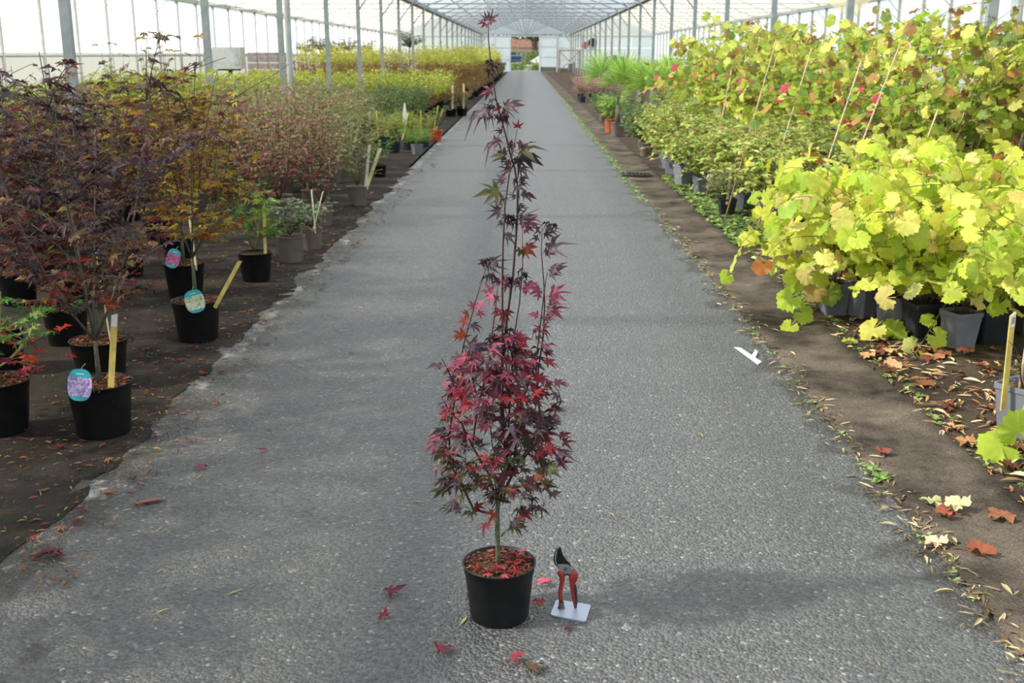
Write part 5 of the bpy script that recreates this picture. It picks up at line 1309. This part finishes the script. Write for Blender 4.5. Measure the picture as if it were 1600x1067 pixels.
for (px, py, s_, c_, lb) in ((1373, 707, .06, '#7a4438', 'small rolled brown leaf on the concrete channel'), (1467, 791, .08, '#a4a878', 'pale green withered vine leaf on the channel'), (1503, 798, .085, '#c4b088', 'cream withered vine leaf with upright stalk on the channel'), (1484, 803, .07, '#8a4a38', 'brown vine leaf under the cream one on the channel'), (1565, 815, .085, '#845640', 'folded brown leaf at the outer rim of the channel'), (1540, 868, .085, '#945c40', 'orange-brown curled vine leaf lying alone on the channel'), (1470, 855, .07, '#c8a888', 'pale tan leaf on the crack beside the channel')):
    litter(gnd(px, py, .01), CURLED, s_*1.15, lin(c_), lb, None, z=.012)
for i in range(75):
    Yv = 4.0 + 3.2*rg.random(); X = 1.86 + abs(rg.gauss(.25, .35))
    if X > .5*Yv: continue
    litter((X, Yv), CURLED, rg.uniform(.06, .105), lin(rg.choice(['#9c7052', '#84563e', '#ac8460', '#6c4232', '#5e3428', '#c89c70'])), 'curled orange-brown vine leaf fallen on the soil under the vines', 'fallen vine leaves on the right-hand soil', tilt=.35, z=.014)

def bits(name, label, cat, spots, cols, lmin, lmax, wmin, wmax, m='dry_bits'):
    b = MB()
    for x, y, z in spots:
        th = rg.uniform(0, 6.28); b.leaf(NEEDLE[0] if rg.random() < .6 else NARROW[0], frame_m((x, y, z + .004), (math.cos(th), math.sin(th), rg.uniform(-.03, .12)), (0, 0, 1), rg.uniform(lmin, lmax), rg.uniform(-.5, .5)), jit(lin(rg.choice(cols)), rg))
    return tag(b.build(name, m), label, cat, kind='stuff')
bits('straw_litter', 'dry straw and leaf scraps gathered along the crack by the channel', 'litter', [(1.37 + rg.gauss(0, .045), 2.3 + 9*rg.random()**1.6 + .12*math.sin(i*.9), .008) for i in range(1100)], ['#9a8c68', '#7a6c50', '#b0a07a', '#5a4c3a', '#6a5a44'], .012, .07, 0, 0)
bits('soil_litter', 'dry twigs and straw scattered on the right-hand soil', 'litter', [(1.82 + abs(rg.gauss(.1, .4)), 3.6 + 5.5*rg.random(), .012) for i in range(1000)], ['#b89a70', '#8a6a4a', '#d0b890', '#5a4030', '#a87850'], .03, .11, 0, 0)
bits('leaf_crumbs', 'dry leaf crumbs scattered on the left-hand ground', 'litter', [(-1.4 - abs(rg.gauss(0, .8)), 3 + 9*rg.random()**1.2, .008) for i in range(3600)], ['#7a4a3a', '#9a8058', '#6a3030', '#8a8a50', '#5a4436', '#a06048'], .012, .045, 0, 0)
wd = MB()
def weed(x, y, n, s_):
    for k in range(n):
        a = rg.uniform(0, 6.28); wd.leaf(OVAL[2], frame_m((x + rg.uniform(-.015, .015), y + rg.uniform(-.015, .015), .01), (math.cos(a), math.sin(a), rg.uniform(.1, 1.0)), (0, 0, 1), s_*rg.uniform(.6, 1.2)), jit(lin(rg.choice(['#7c9c50', '#94b060', '#688848', '#a8bc74'])), rg))
for i in range(620):
    Yv = 9.3 + 5.5*rg.random(); weed(1.80 + abs(rg.gauss(.25, .3)), Yv, 6, .05)
for i in range(150):
    Yv = 3.2 + 6*rg.random(); weed(1.84 + abs(rg.gauss(0, .07)), Yv, 5, .026)
for i in range(60):
    Yv = 3 + 12*rg.random(); weed(1.36 + rg.gauss(0, .012), Yv, 5, .022)
for i in range(420):
    Yv = 12 + 30*rg.random(); weed(1.33 + rg.gauss(0, .03), Yv, 4, .04)
for x, y in ((1.96, 4.05), (1.86, 4.35), (1.9, 3.8), (1.375, 3.95), (1.37, 4.05), (1.95, 3.7)): weed(x, y, 14, .04)
tag(wd.build('green_weeds', 'foliage', smooth=True), 'low green weeds growing on the soil and in the cracks of the channel', 'weeds', kind='stuff')

pp = tag(empty('paper_strip', gnd(1168, 553)), 'white torn paper label lying on the right side of the lane', 'paper')
q0 = Vector(pp.location)
pv_ = [gnd(*p, .006) - q0 for p in ((1147, 542), (1157, 543), (1190, 565), (1184, 569))]
MB().add([tuple(p) for p in pv_] + [tuple(p - Vector((0, 0, .003))) for p in pv_], [(0, 1, 2, 3), (4, 7, 6, 5), (0, 4, 5, 1), (1, 5, 6, 2), (2, 6, 7, 3), (3, 7, 4, 0)]).build('sheet', 'white_plastic', pp)
pv_ = [gnd(*p, h_) - q0 for p, h_ in (((1172, 560), .007), ((1180, 546), .018), ((1184, 549), .018), ((1179, 562), .007))]
MB().add([tuple(p) for p in pv_], [(0, 1, 2, 3)]).build('folded_flap', 'white_plastic', pp)
